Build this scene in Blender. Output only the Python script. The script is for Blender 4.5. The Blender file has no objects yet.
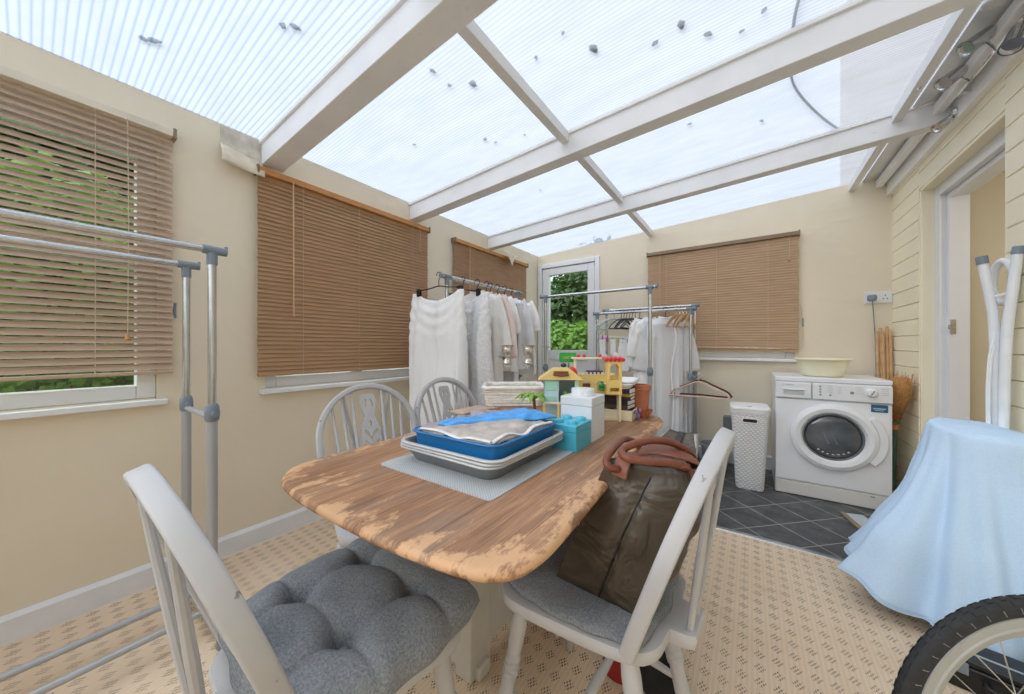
# A lean-to conservatory used as a laundry and play room. Units are metres; the camera stands at the origin, the room runs along +Y.
SKY, SUN, HALL, EXPOSURE = 1.0, 2.3, 5.5, 0.96
import bpy, bmesh, math, random
from mathutils import Vector, Matrix, noise
random.seed(7)
R = random.Random(11)
SC = bpy.context.scene
COL = SC.collection
PI = math.pi
rad = math.radians
def V(*a): return Vector(a)

# ------------------------------------------------------------------ colours and materials
def lin(c):
    if isinstance(c, str):
        c = c.lstrip('#'); c = [int(c[i:i+2], 16)/255 for i in (0, 2, 4)]
    return tuple((x/12.92 if x <= .04045 else ((x+.055)/1.055)**2.4) for x in c)+(1.,)
class NT:
    """small helper around a node tree"""
    def __init__(s, m):
        m.use_nodes = True; s.m = m; s.t = m.node_tree; s.t.nodes.clear()
        s.out = s.n('ShaderNodeOutputMaterial')
    def n(s, typ, **kw):
        nd = s.t.nodes.new(typ)
        for k, v in kw.items():
            if k.startswith('i_'):
                k2 = k[2:]
                nd.inputs[int(k2) if k2.isdigit() else k2.replace('_', ' ')].default_value = v
            else: setattr(nd, k, v)
        return nd
    def l(s, a, b): s.t.links.new(a, b)
    def math(s, op, a, b=None, c=None, clamp=False):
        nd = s.n('ShaderNodeMath', operation=op); nd.use_clamp = clamp
        for i, v in enumerate((a, b, c)):
            if v is None: continue
            if isinstance(v, (int, float)): nd.inputs[i].default_value = v
            else: s.l(v, nd.inputs[i])
        return nd.outputs[0]
    def mix(s, fac, a, b, blend='MIX'):
        nd = s.n('ShaderNodeMix', data_type='RGBA', blend_type=blend)
        for sock, v in ((nd.inputs[0], fac), (nd.inputs[6], a), (nd.inputs[7], b)):
            if isinstance(v, (int, float, tuple)): sock.default_value = v
            else: s.l(v, sock)
        return nd.outputs[2]
    def coord(s, scale=(1, 1, 1), rot=(0, 0, 0), which='Object'):
        tc = s.n('ShaderNodeTexCoord'); mp = s.n('ShaderNodeMapping')
        mp.inputs['Scale'].default_value = scale; mp.inputs['Rotation'].default_value = rot
        s.l(tc.outputs[which], mp.inputs['Vector']); return mp.outputs[0]
    def noise(s, vec, scale=5, detail=3, rough=.55):
        nd = s.n('ShaderNodeTexNoise', i_Scale=scale, i_Detail=detail, i_Roughness=rough)
        if vec is not None: s.l(vec, nd.inputs['Vector'])
        return nd.outputs[0]
    def ramp(s, fac, stops):
        nd = s.n('ShaderNodeValToRGB'); e = nd.color_ramp.elements
        while len(e) < len(stops): e.new(.5)
        for i, (p, c) in enumerate(stops): e[i].position = p; e[i].color = c if len(c) == 4 else tuple(c)+(1,)
        s.l(fac, nd.inputs[0]); return nd.outputs[0]
    def bump(s, h, strength=.3, dist=.01):
        nd = s.n('ShaderNodeBump', i_Strength=strength, i_Distance=dist); s.l(h, nd.inputs['Height']); return nd.outputs[0]
    def bsdf(s, color, rough=.5, metal=0., normal=None, spec=.5, **kw):
        b = s.n('ShaderNodeBsdfPrincipled')
        for nm, v in (('Base Color', color), ('Roughness', rough), ('Metallic', metal), ('Specular IOR Level', spec)):
            if isinstance(v, (int, float, tuple)): b.inputs[nm].default_value = v
            else: s.l(v, b.inputs[nm])
        for k, v in kw.items(): b.inputs[k.replace('_', ' ')].default_value = v
        if normal is not None: s.l(normal, b.inputs['Normal'])
        s.l(b.outputs[0], s.out.inputs[0]); return b
def sep(nt, vec):
    nd = nt.n('ShaderNodeSeparateXYZ'); nt.l(vec, nd.inputs[0]); return nd.outputs
MC = {}
def mat(name, color, rough=.5, metal=0., var=.08, vscale=8., bump=0., bscale=60., spec=.5, **kw):
    """plain procedural material: a colour with a little noise variation and optional fine bump"""
    if name in MC: return MC[name]
    m = bpy.data.materials.new(name); nt = NT(m); c = lin(color)
    vec = nt.coord()
    nz = nt.noise(vec, vscale, 4)
    dark = tuple(x*(1-var) for x in c[:3])+(1,); lite = tuple(min(1, x*(1+var)) for x in c[:3])+(1,)
    col = nt.ramp(nz, [(.3, dark), (.7, lite)])
    nrm = nt.bump(nt.noise(vec, bscale, 3), bump, .004) if bump else None
    nt.bsdf(col, rough, metal, nrm, spec, **kw); MC[name] = m; return m

# ------------------------------------------------------------------ mesh building
class MB:
    def __init__(s): s.bm = bmesh.new(); s.mi = 0
    def face(s, vs, smooth=True):
        try: f = s.bm.faces.new(vs)
        except ValueError: return None
        f.material_index = s.mi; f.smooth = smooth; return f
    def v(s, p): return s.bm.verts.new(p)
    def box(s, c, d, rz=0, M=None):
        hx, hy, hz = d[0]/2, d[1]/2, d[2]/2
        vs = []
        for z in (-hz, hz):
            for x, y in ((-hx, -hy), (hx, -hy), (hx, hy), (-hx, hy)):
                p = V(x, y, z)
                if rz: p = Matrix.Rotation(rz, 3, 'Z') @ p
                if M is not None: p = M @ p
                vs.append(s.v(p+Vector(c)))
        for q in ((3, 2, 1, 0), (4, 5, 6, 7), (0, 1, 5, 4), (1, 2, 6, 5), (2, 3, 7, 6), (3, 0, 4, 7)):
            s.face([vs[i] for i in q])
        return s
    def b2(s, lo, hi):
        return s.box([(a+b)/2 for a, b in zip(lo, hi)], [abs(b-a) for a, b in zip(lo, hi)])
    def rings(s, rings, closed_u=True, cap0=True, cap1=True, loop=False):
        """skin a list of rings (each a list of points)"""
        R_ = [[s.v(p) for p in r] for r in rings]
        n = len(R_[0])
        pairs = list(zip(R_[:-1], R_[1:]))
        if loop: pairs.append((R_[-1], R_[0]))
        for a, b in pairs:
            for i in range(n if closed_u else n-1):
                j = (i+1) % n
                s.face([a[i], a[j], b[j], b[i]])
        if not loop and closed_u:
            if cap0: s.face(list(reversed(R_[0])))
            if cap1: s.face(R_[-1])
        return R_
    def skin(s, *a, **k): s.rings(*a, **k); return s
    def sweep(s, pts, section, up=(0, 0, 1), scale=None, closed=False, caps=True):
        """sweep a 2D section [(a,b)...] along pts; b axis keeps close to 'up'"""
        pts = [Vector(p) for p in pts]; n = len(pts); up = Vector(up); rings = []
        prev = None
        for i, p in enumerate(pts):
            if closed: t = pts[(i+1) % n]-pts[i-1]
            else: t = pts[min(i+1, n-1)]-pts[max(i-1, 0)]
            t.normalize()
            u = up-t*up.dot(t)
            if u.length < 1e-3: u = prev-t*prev.dot(t) if prev is not None else t.orthogonal()
            u.normalize(); prev = u
            a = u.cross(t); k = 1 if scale is None else scale[i]
            rings.append([p+a*(x*k)+u*(y*k) for x, y in section])
        s.rings(rings, True, caps, caps, closed); return s
    def tube(s, pts, r, n=10, closed=False, caps=True):
        """round tube, parallel-transport frames; r number or list"""
        pts = [Vector(p) for p in pts]; m = len(pts)
        rs = r if isinstance(r, (list, tuple)) else [r]*m
        rings = []; ref = None
        for i, p in enumerate(pts):
            if closed: t = pts[(i+1) % m]-pts[i-1]
            else: t = pts[min(i+1, m-1)]-pts[max(i-1, 0)]
            if t.length < 1e-9: t = V(0, 0, 1)
            t.normalize()
            if ref is None: ref = t.orthogonal().normalized()
            ref = ref-t*ref.dot(t)
            if ref.length < 1e-6: ref = t.orthogonal()
            ref.normalize(); b = t.cross(ref)
            rings.append([p+(ref*math.cos(2*PI*k/n)+b*math.sin(2*PI*k/n))*rs[i] for k in range(n)])
        s.rings(rings, True, caps, caps, closed); return s
    def lathe(s, prof, n=24, M=None, c=(0, 0, 0), caps=True):
        rings = []
        for r, z in prof:
            ring = []
            for k in range(n):
                p = V(r*math.cos(2*PI*k/n), r*math.sin(2*PI*k/n), z)
                if M is not None: p = M @ p
                ring.append(p+Vector(c))
            rings.append(ring)
        s.rings(rings, True, caps, caps); return s
    def lathe_between(s, a, b, prof, n=14):
        """prof: (t 0..1, r) along a->b"""
        a, b = Vector(a), Vector(b); d = b-a; L = d.length; z = d.normalized()
        M = z.to_track_quat('Z', 'Y').to_matrix()
        return s.lathe([(r, t*L) for t, r in prof], n, M, a)
    def prism(s, poly, z0, z1, M=None, c=(0, 0, 0)):
        r = []
        for z in (z0, z1):
            ring = []
            for x, y in poly:
                p = V(x, y, z)
                if M is not None: p = M @ p
                ring.append(p+Vector(c))
            r.append(ring)
        s.rings(r); return s
    def grid(s, fn, nu, nv, cu=False, cv=False):
        g = [[s.v(fn(i/(nu if cu else nu-1), j/(nv if cv else nv-1))) for j in range(nv)] for i in range(nu)]
        for i in range(nu if cu else nu-1):
            for j in range(nv if cv else nv-1):
                s.face([g[i][j], g[(i+1) % nu][j], g[(i+1) % nu][(j+1) % nv], g[i][(j+1) % nv]])
        return g
    def sphere(s, c, r, nu=14, nv=9):
        if isinstance(r, (int, float)): r = (r, r, r)
        rings = []
        for j in range(nv):
            a = PI*(j+.02)/(nv-1+.04)-PI/2
            rings.append([V(c[0]+r[0]*math.cos(a)*math.cos(2*PI*i/nu), c[1]+r[1]*math.cos(a)*math.sin(2*PI*i/nu), c[2]+r[2]*math.sin(a)) for i in range(nu)])
        s.rings(rings); return s
    def build(s, name, mats, parent=None, bevel=0, seg=2, sharp=38, solid=0, subsurf=0, off=None):
        me = bpy.data.meshes.new(name)
        bmesh.ops.recalc_face_normals(s.bm, faces=s.bm.faces)
        if off is not None: bmesh.ops.translate(s.bm, verts=s.bm.verts, vec=-Vector(off))
        s.bm.to_mesh(me); s.bm.free()
        return link(name, me, mats, parent, bevel, seg, sharp, solid, subsurf)
def link(name, me, mats, parent=None, bevel=0, seg=2, sharp=38, solid=0, subsurf=0):
    for m in (mats if isinstance(mats, (list, tuple)) else [mats]): me.materials.append(m)
    me.polygons.foreach_set('use_smooth', [True]*len(me.polygons))
    if sharp and not subsurf: me.set_sharp_from_angle(angle=rad(sharp))
    o = bpy.data.objects.new(name, me); COL.objects.link(o)
    if parent is not None: o.parent = parent
    if solid:
        md = o.modifiers.new('solid', 'SOLIDIFY'); md.thickness = solid; md.offset = 0
    if bevel:
        md = o.modifiers.new('bevel', 'BEVEL'); md.width = bevel; md.segments = seg; md.limit_method = 'ANGLE'; md.angle_limit = rad(40)
        md.harden_normals = True
    if subsurf:
        md = o.modifiers.new('sub', 'SUBSURF'); md.levels = subsurf; md.render_levels = subsurf
    return o
def thing(name, label, cat, loc=(0, 0, 0), rz=0, group=None):
    o = bpy.data.objects.new(name, None); COL.objects.link(o); o.empty_display_size = .05
    o.location = loc; o.rotation_euler = (0, 0, rz)
    return tag(o, label, cat, group)
def tag(o, label, cat=None, group=None, kind=None):
    o['label'] = label
    if cat: o['category'] = cat
    if group: o['group'] = group
    if kind: o['kind'] = kind
    return o
def struct(o, label=None, cat=None):
    o['kind'] = 'structure'
    if label: o['label'] = label
    if cat: o['category'] = cat
    return o
def copy_tree(o, parent=None):
    c = o.copy(); COL.objects.link(c)
    if parent is not None: c.parent = parent
    for ch in list(o.children): copy_tree(ch, c)
    return c
def curve_plate(name, loops, thick, M=None):
    """flat plate with holes: filled 2D curve, extruded, turned into a mesh"""
    cu = bpy.data.curves.new(name, 'CURVE'); cu.dimensions = '2D'; cu.fill_mode = 'BOTH'; cu.extrude = thick/2
    for lp in loops:
        sp = cu.splines.new('POLY'); sp.points.add(len(lp)-1); sp.use_cyclic_u = True
        for i, (x, y) in enumerate(lp): sp.points[i].co = (x, y, 0, 1)
    o = bpy.data.objects.new(name, cu); COL.objects.link(o)
    me = bpy.data.meshes.new_from_object(o.evaluated_get(bpy.context.evaluated_depsgraph_get()))
    bpy.data.objects.remove(o); bpy.data.curves.remove(cu)
    if M is not None: me.transform(M)
    me.name = name; return me
def text_mesh(txt, size, depth, M):
    cu = bpy.data.curves.new('lettering', 'FONT'); cu.body = txt; cu.size = size; cu.extrude = depth; cu.align_x = 'CENTER'; cu.align_y = 'CENTER'
    o = bpy.data.objects.new('lettering', cu); COL.objects.link(o)
    me = bpy.data.meshes.new_from_object(o.evaluated_get(bpy.context.evaluated_depsgraph_get()))
    bpy.data.objects.remove(o); bpy.data.curves.remove(cu); me.transform(M); return me
def spline(pts, n=8, closed=False):
    """Catmull-Rom through pts"""
    P = [Vector(p) for p in pts]; m = len(P); out = []
    for i in range(m if closed else m-1):
        if closed: a, b, c, d = P[i-1], P[i], P[(i+1) % m], P[(i+2) % m]
        else: a, b, c, d = P[max(i-1, 0)], P[i], P[i+1], P[min(i+2, m-1)]
        for k in range(n):
            t = k/n
            out.append(.5*((2*b)+(c-a)*t+(2*a-5*b+4*c-d)*t*t+(3*b-a-3*c+d)*t**3))
    if not closed: out.append(P[-1])
    return out
def lerp(a, b, t): return a+(b-a)*t
def keyf(keys, t):
    """piecewise smooth interpolation of [(t, v or tuple)]"""
    if t <= keys[0][0]: return keys[0][1]
    for (a, va), (b, vb) in zip(keys, keys[1:]):
        if t <= b:
            k = (t-a)/(b-a); k = k*k*(3-2*k)
            if isinstance(va, (tuple, list)): return tuple(lerp(x, y, k) for x, y in zip(va, vb))
            return lerp(va, vb, k)
    return keys[-1][1]
def circ(r, n, c=(0, 0), ph=0): return [(c[0]+r*math.cos(2*PI*k/n+ph), c[1]+r*math.sin(2*PI*k/n+ph)) for k in range(n)]
def rrect(w, d, r, n=5):
    """rounded rectangle outline centred on the origin"""
    out = []
    for cx, cy, a0 in ((w/2-r, d/2-r, 0), (-w/2+r, d/2-r, PI/2), (-w/2+r, -d/2+r, PI), (w/2-r, -d/2+r, 1.5*PI)):
        for k in range(n+1):
            a = a0+PI/2*k/n; out.append((cx+r*math.cos(a), cy+r*math.sin(a)))
    return out
# ================================================================== MATERIALS
def m_wall():
    m = bpy.data.materials.new('cream_wall_covering'); nt = NT(m); vec = nt.coord()
    n1 = nt.noise(vec, 1.6, 4); n2 = nt.noise(vec, 7, 3)
    col = nt.ramp(n1, [(.3, lin('#e3d8c2')), (.72, lin('#ebe0cb'))])
    tc = nt.n('ShaderNodeTexCoord')
    wv = nt.n('ShaderNodeTexNoise', i_Scale=2.3, i_Detail=2., i_Distortion=1.4); nt.l(vec, wv.inputs['Vector'])
    nrm = nt.bump(wv.outputs[0], .35, .03)
    nt.bsdf(col, .8, 0, nrm, .25); return m
M_WALL = m_wall()
def m_carpet():
    m = bpy.data.materials.new('beige_patterned_carpet'); nt = NT(m); vec = nt.coord()
    x, y, z = sep(nt, vec)
    def cell(v, size, off=0.):
        a = nt.math('DIVIDE', v, size); a = nt.math('ADD', a, off)
        return nt.math('SUBTRACT', nt.math('FRACT', a), .5)
    u = cell(x, .0495); w = cell(y, .0595)
    au = nt.math('ABSOLUTE', u); aw = nt.math('ABSOLUTE', w)
    diam = nt.math('LESS_THAN', nt.math('ADD', au, aw), .37)
    # small dashes on a checker inside the diamond
    su = cell(nt.math('ADD', u, 10.), .115); sw = cell(nt.math('ADD', w, 10.), .145)
    iu = nt.math('FLOOR', nt.math('DIVIDE', nt.math('ADD', u, 10.), .115))
    iw = nt.math('FLOOR', nt.math('DIVIDE', nt.math('ADD', w, 10.), .145))
    par = nt.math('LESS_THAN', nt.math('MODULO', nt.math('ADD', iu, iw), 2.), .5)
    dash = nt.math('MULTIPLY', nt.math('LESS_THAN', nt.math('ABSOLUTE', su), .36), nt.math('LESS_THAN', nt.math('ABSOLUTE', sw), .42))
    pat = nt.math('MULTIPLY', nt.math('MULTIPLY', diam, dash), par)
    # worn patches fade the pattern
    wear = nt.ramp(nt.noise(vec, 2.2, 4), [(.35, (.55, .55, .55)), (.62, (1, 1, 1))])
    pat = nt.math('MULTIPLY', pat, nt.math('MULTIPLY', wear, .92))
    base = nt.ramp(nt.noise(vec, 2.8, 5), [(.3, lin('#e3ccb1')), (.7, lin('#edd9c2'))])
    rib = nt.math('SINE', nt.math('MULTIPLY', x, 2*PI/.0145))
    base = nt.mix(nt.math('MULTIPLY_ADD', rib, .09, .09), base, lin('#b79c78'))
    fib = nt.noise(vec, 420, 2)
    base = nt.mix(nt.math('MULTIPLY', fib, .18), base, lin('#a98d69'))
    stain = nt.ramp(nt.noise(vec, 4.2, 5, .65), [(.60, (0, 0, 0)), (.78, (1, 1, 1))])
    base = nt.mix(nt.math('MULTIPLY', stain, .3), base, lin('#8d7963'))
    col = nt.mix(pat, base, lin('#4e4132'))
    nt.bsdf(col, .95, 0, nt.bump(fib, .4, .003), .1); return m
M_CARPET = m_carpet()
def m_tiles():
    m = bpy.data.materials.new('dark_grey_floor_tiles'); nt = NT(m)
    vec = nt.coord(rot=(0, 0, rad(45)))
    x, y, z = sep(nt, vec); T = .223
    def edge(v, off):
        f = nt.math('FRACT', nt.math('DIVIDE', nt.math('ADD', v, off), T))
        return nt.math('GREATER_THAN', nt.math('ABSOLUTE', nt.math('SUBTRACT', f, .5)), .488)
    g = nt.math('MAXIMUM', edge(x, 20.02), edge(y, 20.146))
    v2 = nt.coord()
    col = nt.ramp(nt.noise(v2, 9, 6, .65), [(.3, lin('#3b3d40')), (.55, lin('#4e5053')), (.75, lin('#6c6d6d'))])
    col = nt.mix(g, col, lin('#a3a19c'))
    nt.bsdf(col, nt.math('MULTIPLY_ADD', g, .3, .38), 0, nt.bump(nt.noise(v2, 30, 4), .15, .004), .4); return m
M_TILE = m_tiles()
def m_table():
    m = bpy.data.materials.new('worn_stripped_timber'); nt = NT(m)
    v1 = nt.coord(scale=(14, 1.1, 8)); v2 = nt.coord()
    g1 = nt.noise(v1, 3.2, 8, .68); g2 = nt.noise(nt.coord(scale=(60, 1.6, 20)), 4, 4, .6)
    col = nt.ramp(g1, [(.28, lin('#795744')), (.45, lin('#a0785a')), (.58, lin('#ba8d6a')), (.72, lin('#d2aa86'))])
    col = nt.mix(nt.math('MULTIPLY', nt.ramp(g2, [(.42, (0, 0, 0)), (.62, (1, 1, 1))]), .5), col, lin('#6d5140'))
    # grey, tired old finish in patches and bare pale wood where it has been sanded or chipped
    grey = nt.ramp(nt.noise(nt.coord(scale=(4, 1, 1)), 3.5, 5, .6), [(.5, (0, 0, 0)), (.68, (1, 1, 1))])
    col = nt.mix(nt.math('MULTIPLY', grey, .55), col, lin('#8f7d6f'))
    # boards
    bx = nt.math('FRACT', nt.math('DIVIDE', nt.math('ADD', sep(nt, v2)[0], 5.03), .135))
    seam = nt.math('LESS_THAN', bx, .018)
    col = nt.mix(nt.math('MULTIPLY', seam, .55), col, lin('#4a3524'))
    # edge wear: distance from the outline kept in a colour attribute
    at = nt.n('ShaderNodeAttribute', attribute_name='wear')
    wn = nt.noise(nt.coord(scale=(2.6, 1.2, 2)), 9, 6, .7)
    e = nt.ramp(nt.math('ADD', nt.math('MULTIPLY', at.outputs['Fac'], .17), wn), [(.62, (0, 0, 0)), (.70, (1, 1, 1))])
    col = nt.mix(nt.math('MULTIPLY', e, .85), col, lin('#d9ad83'))
    chip = nt.ramp(nt.noise(nt.coord(scale=(1.6, 1, 1)), 8.5, 5, .6), [(.70, (0, 0, 0)), (.735, (1, 1, 1))])
    col = nt.mix(nt.math('MULTIPLY', chip, .85), col, lin('#e0c39a'))
    dk = nt.ramp(nt.noise(nt.coord(scale=(2, 1, 1)), 17, 5, .65), [(.66, (0, 0, 0)), (.74, (1, 1, 1))])
    col = nt.mix(nt.math('MULTIPLY', nt.math('MULTIPLY', dk, at.outputs['Fac']), .8), col, lin('#43382f'))
    nt.bsdf(col, .5, 0, nt.bump(g2, .12, .003), .35); return m
M_TABLE = m_table()
def m_paint(name, a, b, chips='#5b4a3a', amt=.5, rough=.5):
    m = bpy.data.materials.new(name); nt = NT(m); vec = nt.coord()
    col = nt.ramp(nt.noise(vec, 5, 4), [(.3, lin(a)), (.7, lin(b))])
    ch = nt.ramp(nt.noise(vec, 26, 5, .65), [(.685, (0, 0, 0)), (.71, (1, 1, 1))])
    col = nt.mix(nt.math('MULTIPLY', ch, amt), col, lin(chips))
    nt.bsdf(col, rough, 0, nt.bump(nt.noise(vec, 40, 3), .1, .003), .4); return m
M_CHAIR = m_paint('chipped_grey_white_chair_paint', '#b6b6b9', '#c2c2c4', '#6d5f52', .7)
M_PEDESTAL = m_paint('scuffed_off_white_paint', '#c9c7c2', '#d8d6d1')
M_BEAM = m_paint('white_painted_timber', '#e3e4e5', '#edeeef', '#a9a49b', .25, .6)
M_BEAMEDGE = M_BEAM
def m_fabric(name, a, b, weave=700, rough=.95, bump=.35, sheen=0):
    m = bpy.data.materials.new(name); nt = NT(m); vec = nt.coord()
    f = nt.noise(vec, weave*.35, 3, .7); big = nt.noise(vec, 6, 3)
    col = nt.ramp(nt.math('MULTIPLY_ADD', f, .75, nt.math('MULTIPLY', big, .25)), [(.35, lin(a)), (.65, lin(b))])
    nt.bsdf(col, rough, 0, nt.bump(f, bump, .002), .15); return m
M_CUSHION = m_fabric('charcoal_marl_cushion_fabric', '#686d73', '#9ba0a6')
M_CLOTH_W = m_fabric('white_cotton', '#f3f3f3', '#fafafa', 500, .9, .15)
M_CLOTH_G = m_fabric('pale_grey_linen', '#d9dadd', '#e6e7ea', 500, .9, .15)
M_CLOTH_P = m_fabric('pale_pink_cotton', '#e3cfc8', '#ecdbd5', 500, .9, .15)
M_CLOTH_I = m_fabric('ivory_cotton', '#e6e4df', '#f0eee9', 500, .9, .15)
M_SHEET = m_fabric('pale_blue_sheet_fabric', '#bfdaf4', '#cbe3fa', 500, .9, .12)
def m_lace():
    m = bpy.data.materials.new('white_lace_fabric'); nt = NT(m); vec = nt.coord()
    vo = nt.n('ShaderNodeTexVoronoi', i_Scale=55.); nt.l(vec, vo.inputs['Vector'])
    col = nt.ramp(vo.outputs['Distance'], [(.1, lin('#f8f8f8')), (.5, lin('#ebebec'))])
    nt.bsdf(col, .9, 0, nt.bump(vo.outputs['Distance'], .8, .006), .15); return m
M_LACE = m_lace()
def m_bag():
    m = bpy.data.materials.new('olive_brown_nylon'); nt = NT(m); vec = nt.coord()
    col = nt.ramp(nt.noise(vec, 5, 3), [(.3, lin('#463d32')), (.7, lin('#584d40'))])
    w = nt.n('ShaderNodeTexNoise', i_Scale=9., i_Detail=3., i_Distortion=.8); nt.l(vec, w.inputs['Vector'])
    nt.bsdf(col, .42, 0, nt.bump(w.outputs[0], .8, .04), .5); return m
M_BAG = m_bag()
M_LEATHER = mat('chestnut_brown_leather', '#7d4733', .42, var=.18, vscale=20, bump=.25, bscale=160)
M_CHROME = mat('polished_chrome', '#d8dadc', .12, 1., var=.03)
M_STEEL = mat('brushed_steel_tube', '#c6c8ca', .27, 1., var=.05, vscale=30)
M_GREYTUBE = mat('grey_coated_tube', '#b3b6ba', .38, .35, var=.04)
M_GREYPL = mat('slate_grey_plastic', '#7f8a94', .45)
M_UPVC = mat('white_window_plastic', '#e6e8ea', .35, var=.02)
M_APPL = mat('white_appliance_enamel', '#e9ebee', .28, var=.015)
M_APPL2 = mat('warm_white_plinth', '#dcdbd7', .4, var=.02)
M_SKIRT = mat('off_white_skirting_paint', '#e3e5e9', .5, var=.05)
M_BLACKPL = mat('black_plastic', '#1d1e20', .4)
M_BLACKWIRE = mat('black_hanger_plastic', '#232325', .45)
M_RUBBER = mat('black_tyre_rubber', '#2b2d30', .75, var=.2, vscale=40, bump=.3)
M_ALU = mat('satin_aluminium_rim', '#b4b7b6', .35, .35, var=.04)
def m_slat(name, a, b):
    m = bpy.data.materials.new(name); nt = NT(m)
    vec = nt.coord(scale=(2, 2, 40)); col = nt.ramp(nt.noise(vec, 3, 4, .6), [(.3, lin(a)), (.7, lin(b))])
    nt.bsdf(col, .48, 0, None, .4); return m
M_SLAT = m_slat('brown_wood_slats', '#9f7a57', '#b7926c')
M_SLAT2 = m_slat('faded_taupe_slats', '#b39881', '#c9b19b')
M_SLAT3 = m_slat('light_brown_slats', '#b08f70', '#c3a381')
M_RAIL = mat('honey_wood_headrail', '#c0884f', .5, var=.12, vscale=15)
M_CORD = mat('cream_cord', '#cbbba0', .7)
M_BRASSY = mat('taupe_metal_cap', '#8b7963', .4, .5)
def m_glass(name='clear_window_glass', tint='#f4faf8', spec=.5):
    m = bpy.data.materials.new(name); nt = NT(m)
    tr = nt.n('ShaderNodeBsdfTransparent'); tr.inputs[0].default_value = lin(tint)
    gl = nt.n('ShaderNodeBsdfGlossy', i_Roughness=.02); lw = nt.n('ShaderNodeLayerWeight', i_Blend=.5)
    mx = nt.n('ShaderNodeMixShader'); nt.l(nt.math('MULTIPLY_ADD', nt.math('POWER', lw.outputs['Facing'], 4.), .6*spec, .03), mx.inputs[0])
    nt.l(tr.outputs[0], mx.inputs[1]); nt.l(gl.outputs[0], mx.inputs[2]); nt.l(mx.outputs[0], nt.out.inputs[0])
    return m
M_GLASS = m_glass()
M_GLASSWARE = m_glass('candle_holder_glass', '#fbfdfd', 1.)
def m_roof(name, pitch, strength, tone):
    """ribbed twin-wall polycarbonate, milky: ribs run across the room"""
    m = bpy.data.materials.new(name); nt = NT(m); vec = nt.coord()
    x, y, z = sep(nt, vec)
    r1 = nt.math('SINE', nt.math('MULTIPLY', y, 2*PI/pitch))
    r2 = nt.math('SINE', nt.math('MULTIPLY', y, 4*PI/pitch))
    rib = nt.math('POWER', nt.math('MULTIPLY_ADD', r1, .5, .5), 4.)
    rib2 = nt.math('MULTIPLY_ADD', r2, .5, .5)
    dirt = nt.ramp(nt.noise(nt.coord(scale=(1, 3, 1)), 3.2, 5, .65), [(.35, tuple(x*.86 for x in lin(tone)[:3])), (.65, lin(tone))])
    col = nt.mix(nt.math('MULTIPLY', rib, strength), dirt, lin('#5f7890'))
    col = nt.mix(nt.math('MULTIPLY', rib2, strength*.35), col, lin('#93a9bc'))
    tl = nt.n('ShaderNodeBsdfTranslucent'); nt.l(col, tl.inputs[0])
    tr = nt.n('ShaderNodeBsdfTransparent'); nt.l(nt.mix(.42, col, (1., 1., 1., 1.)), tr.inputs[0])
    df = nt.n('ShaderNodeBsdfDiffuse'); nt.l(col, df.inputs[0])
    m1 = nt.n('ShaderNodeMixShader'); m1.inputs[0].default_value = .12
    nt.l(tl.outputs[0], m1.inputs[1]); nt.l(df.outputs[0], m1.inputs[2])
    m2 = nt.n('ShaderNodeMixShader'); m2.inputs[0].default_value = .42
    nt.l(m1.outputs[0], m2.inputs[1]); nt.l(tr.outputs[0], m2.inputs[2])
    nt.l(m2.outputs[0], nt.out.inputs[0]); return m
M_ROOF = m_roof('ribbed_translucent_polycarbonate', .018, .42, '#a0a5af'); M_ROOFA = m_roof('coarse_ribbed_translucent_polycarbonate', .0235, .72, '#a0a7b4')
def m_clear():
    m = bpy.data.materials.new('clear_polycarbonate_outer_skin'); nt = NT(m)
    tr = nt.n('ShaderNodeBsdfTransparent'); tr.inputs[0].default_value = (.97, .98, 1, 1)
    nt.l(tr.outputs[0], nt.out.inputs[0]); return m
M_CLEAR = m_clear()
def m_leaf(name, a, b):
    m = bpy.data.materials.new(name); nt = NT(m); vec = nt.coord()
    vo = nt.n('ShaderNodeTexVoronoi', i_Scale=14.); nt.l(vec, vo.inputs['Vector'])
    col = nt.ramp(nt.noise(vec, 9, 4, .7), [(.3, lin(a)), (.7, lin(b))])
    df = nt.n('ShaderNodeBsdfPrincipled', i_Roughness=.5); nt.l(col, df.inputs['Base Color'])
    tl = nt.n('ShaderNodeBsdfTranslucent'); nt.l(col, tl.inputs[0])
    mx = nt.n('ShaderNodeMixShader'); mx.inputs[0].default_value = .35
    nt.l(df.outputs[0], mx.inputs[1]); nt.l(tl.outputs[0], mx.inputs[2]); nt.l(mx.outputs[0], nt.out.inputs[0]); return m
M_LEAF = m_leaf('bright_green_leaves', '#3f6b22', '#8fb845')
M_LEAFD = m_leaf('dark_green_leaves', '#22381b', '#54743a')
M_FALLEN = mat('fallen_leaf', '#5a5348', .8)
# ================================================================== ROOM
LX, BY, HX = -2.2, 3.7, .86          # left wall, back wall, house wall
Y0 = -1.4                            # the room goes on behind the camera
def roof_z(x): return 2.195+.051*(x-LX)
struct(MB().b2((LX-.1, Y0, -.06), (1.1, 2.337, 0)).build('floor', M_CARPET), 'beige patterned carpet with small dark dashes', 'floor')
struct(MB().b2((LX-.1, 2.337, -.06), (1.1, BY+.1, 0)).build('floor_tiled', M_TILE), 'dark grey diagonal floor tiles at the far end', 'floor')
struct(MB().prism([(-.019, 0), (.019, 0), (.014, .004), (-.014, .004)], LX+.02, HX-.01, M=Matrix(((0, 0, 1), (1, 0, 0), (0, 1, 0))), c=(0, 2.337, 0)).build('trim_1', M_STEEL), 'metal threshold strip between carpet and tiles', 'trim')
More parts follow.
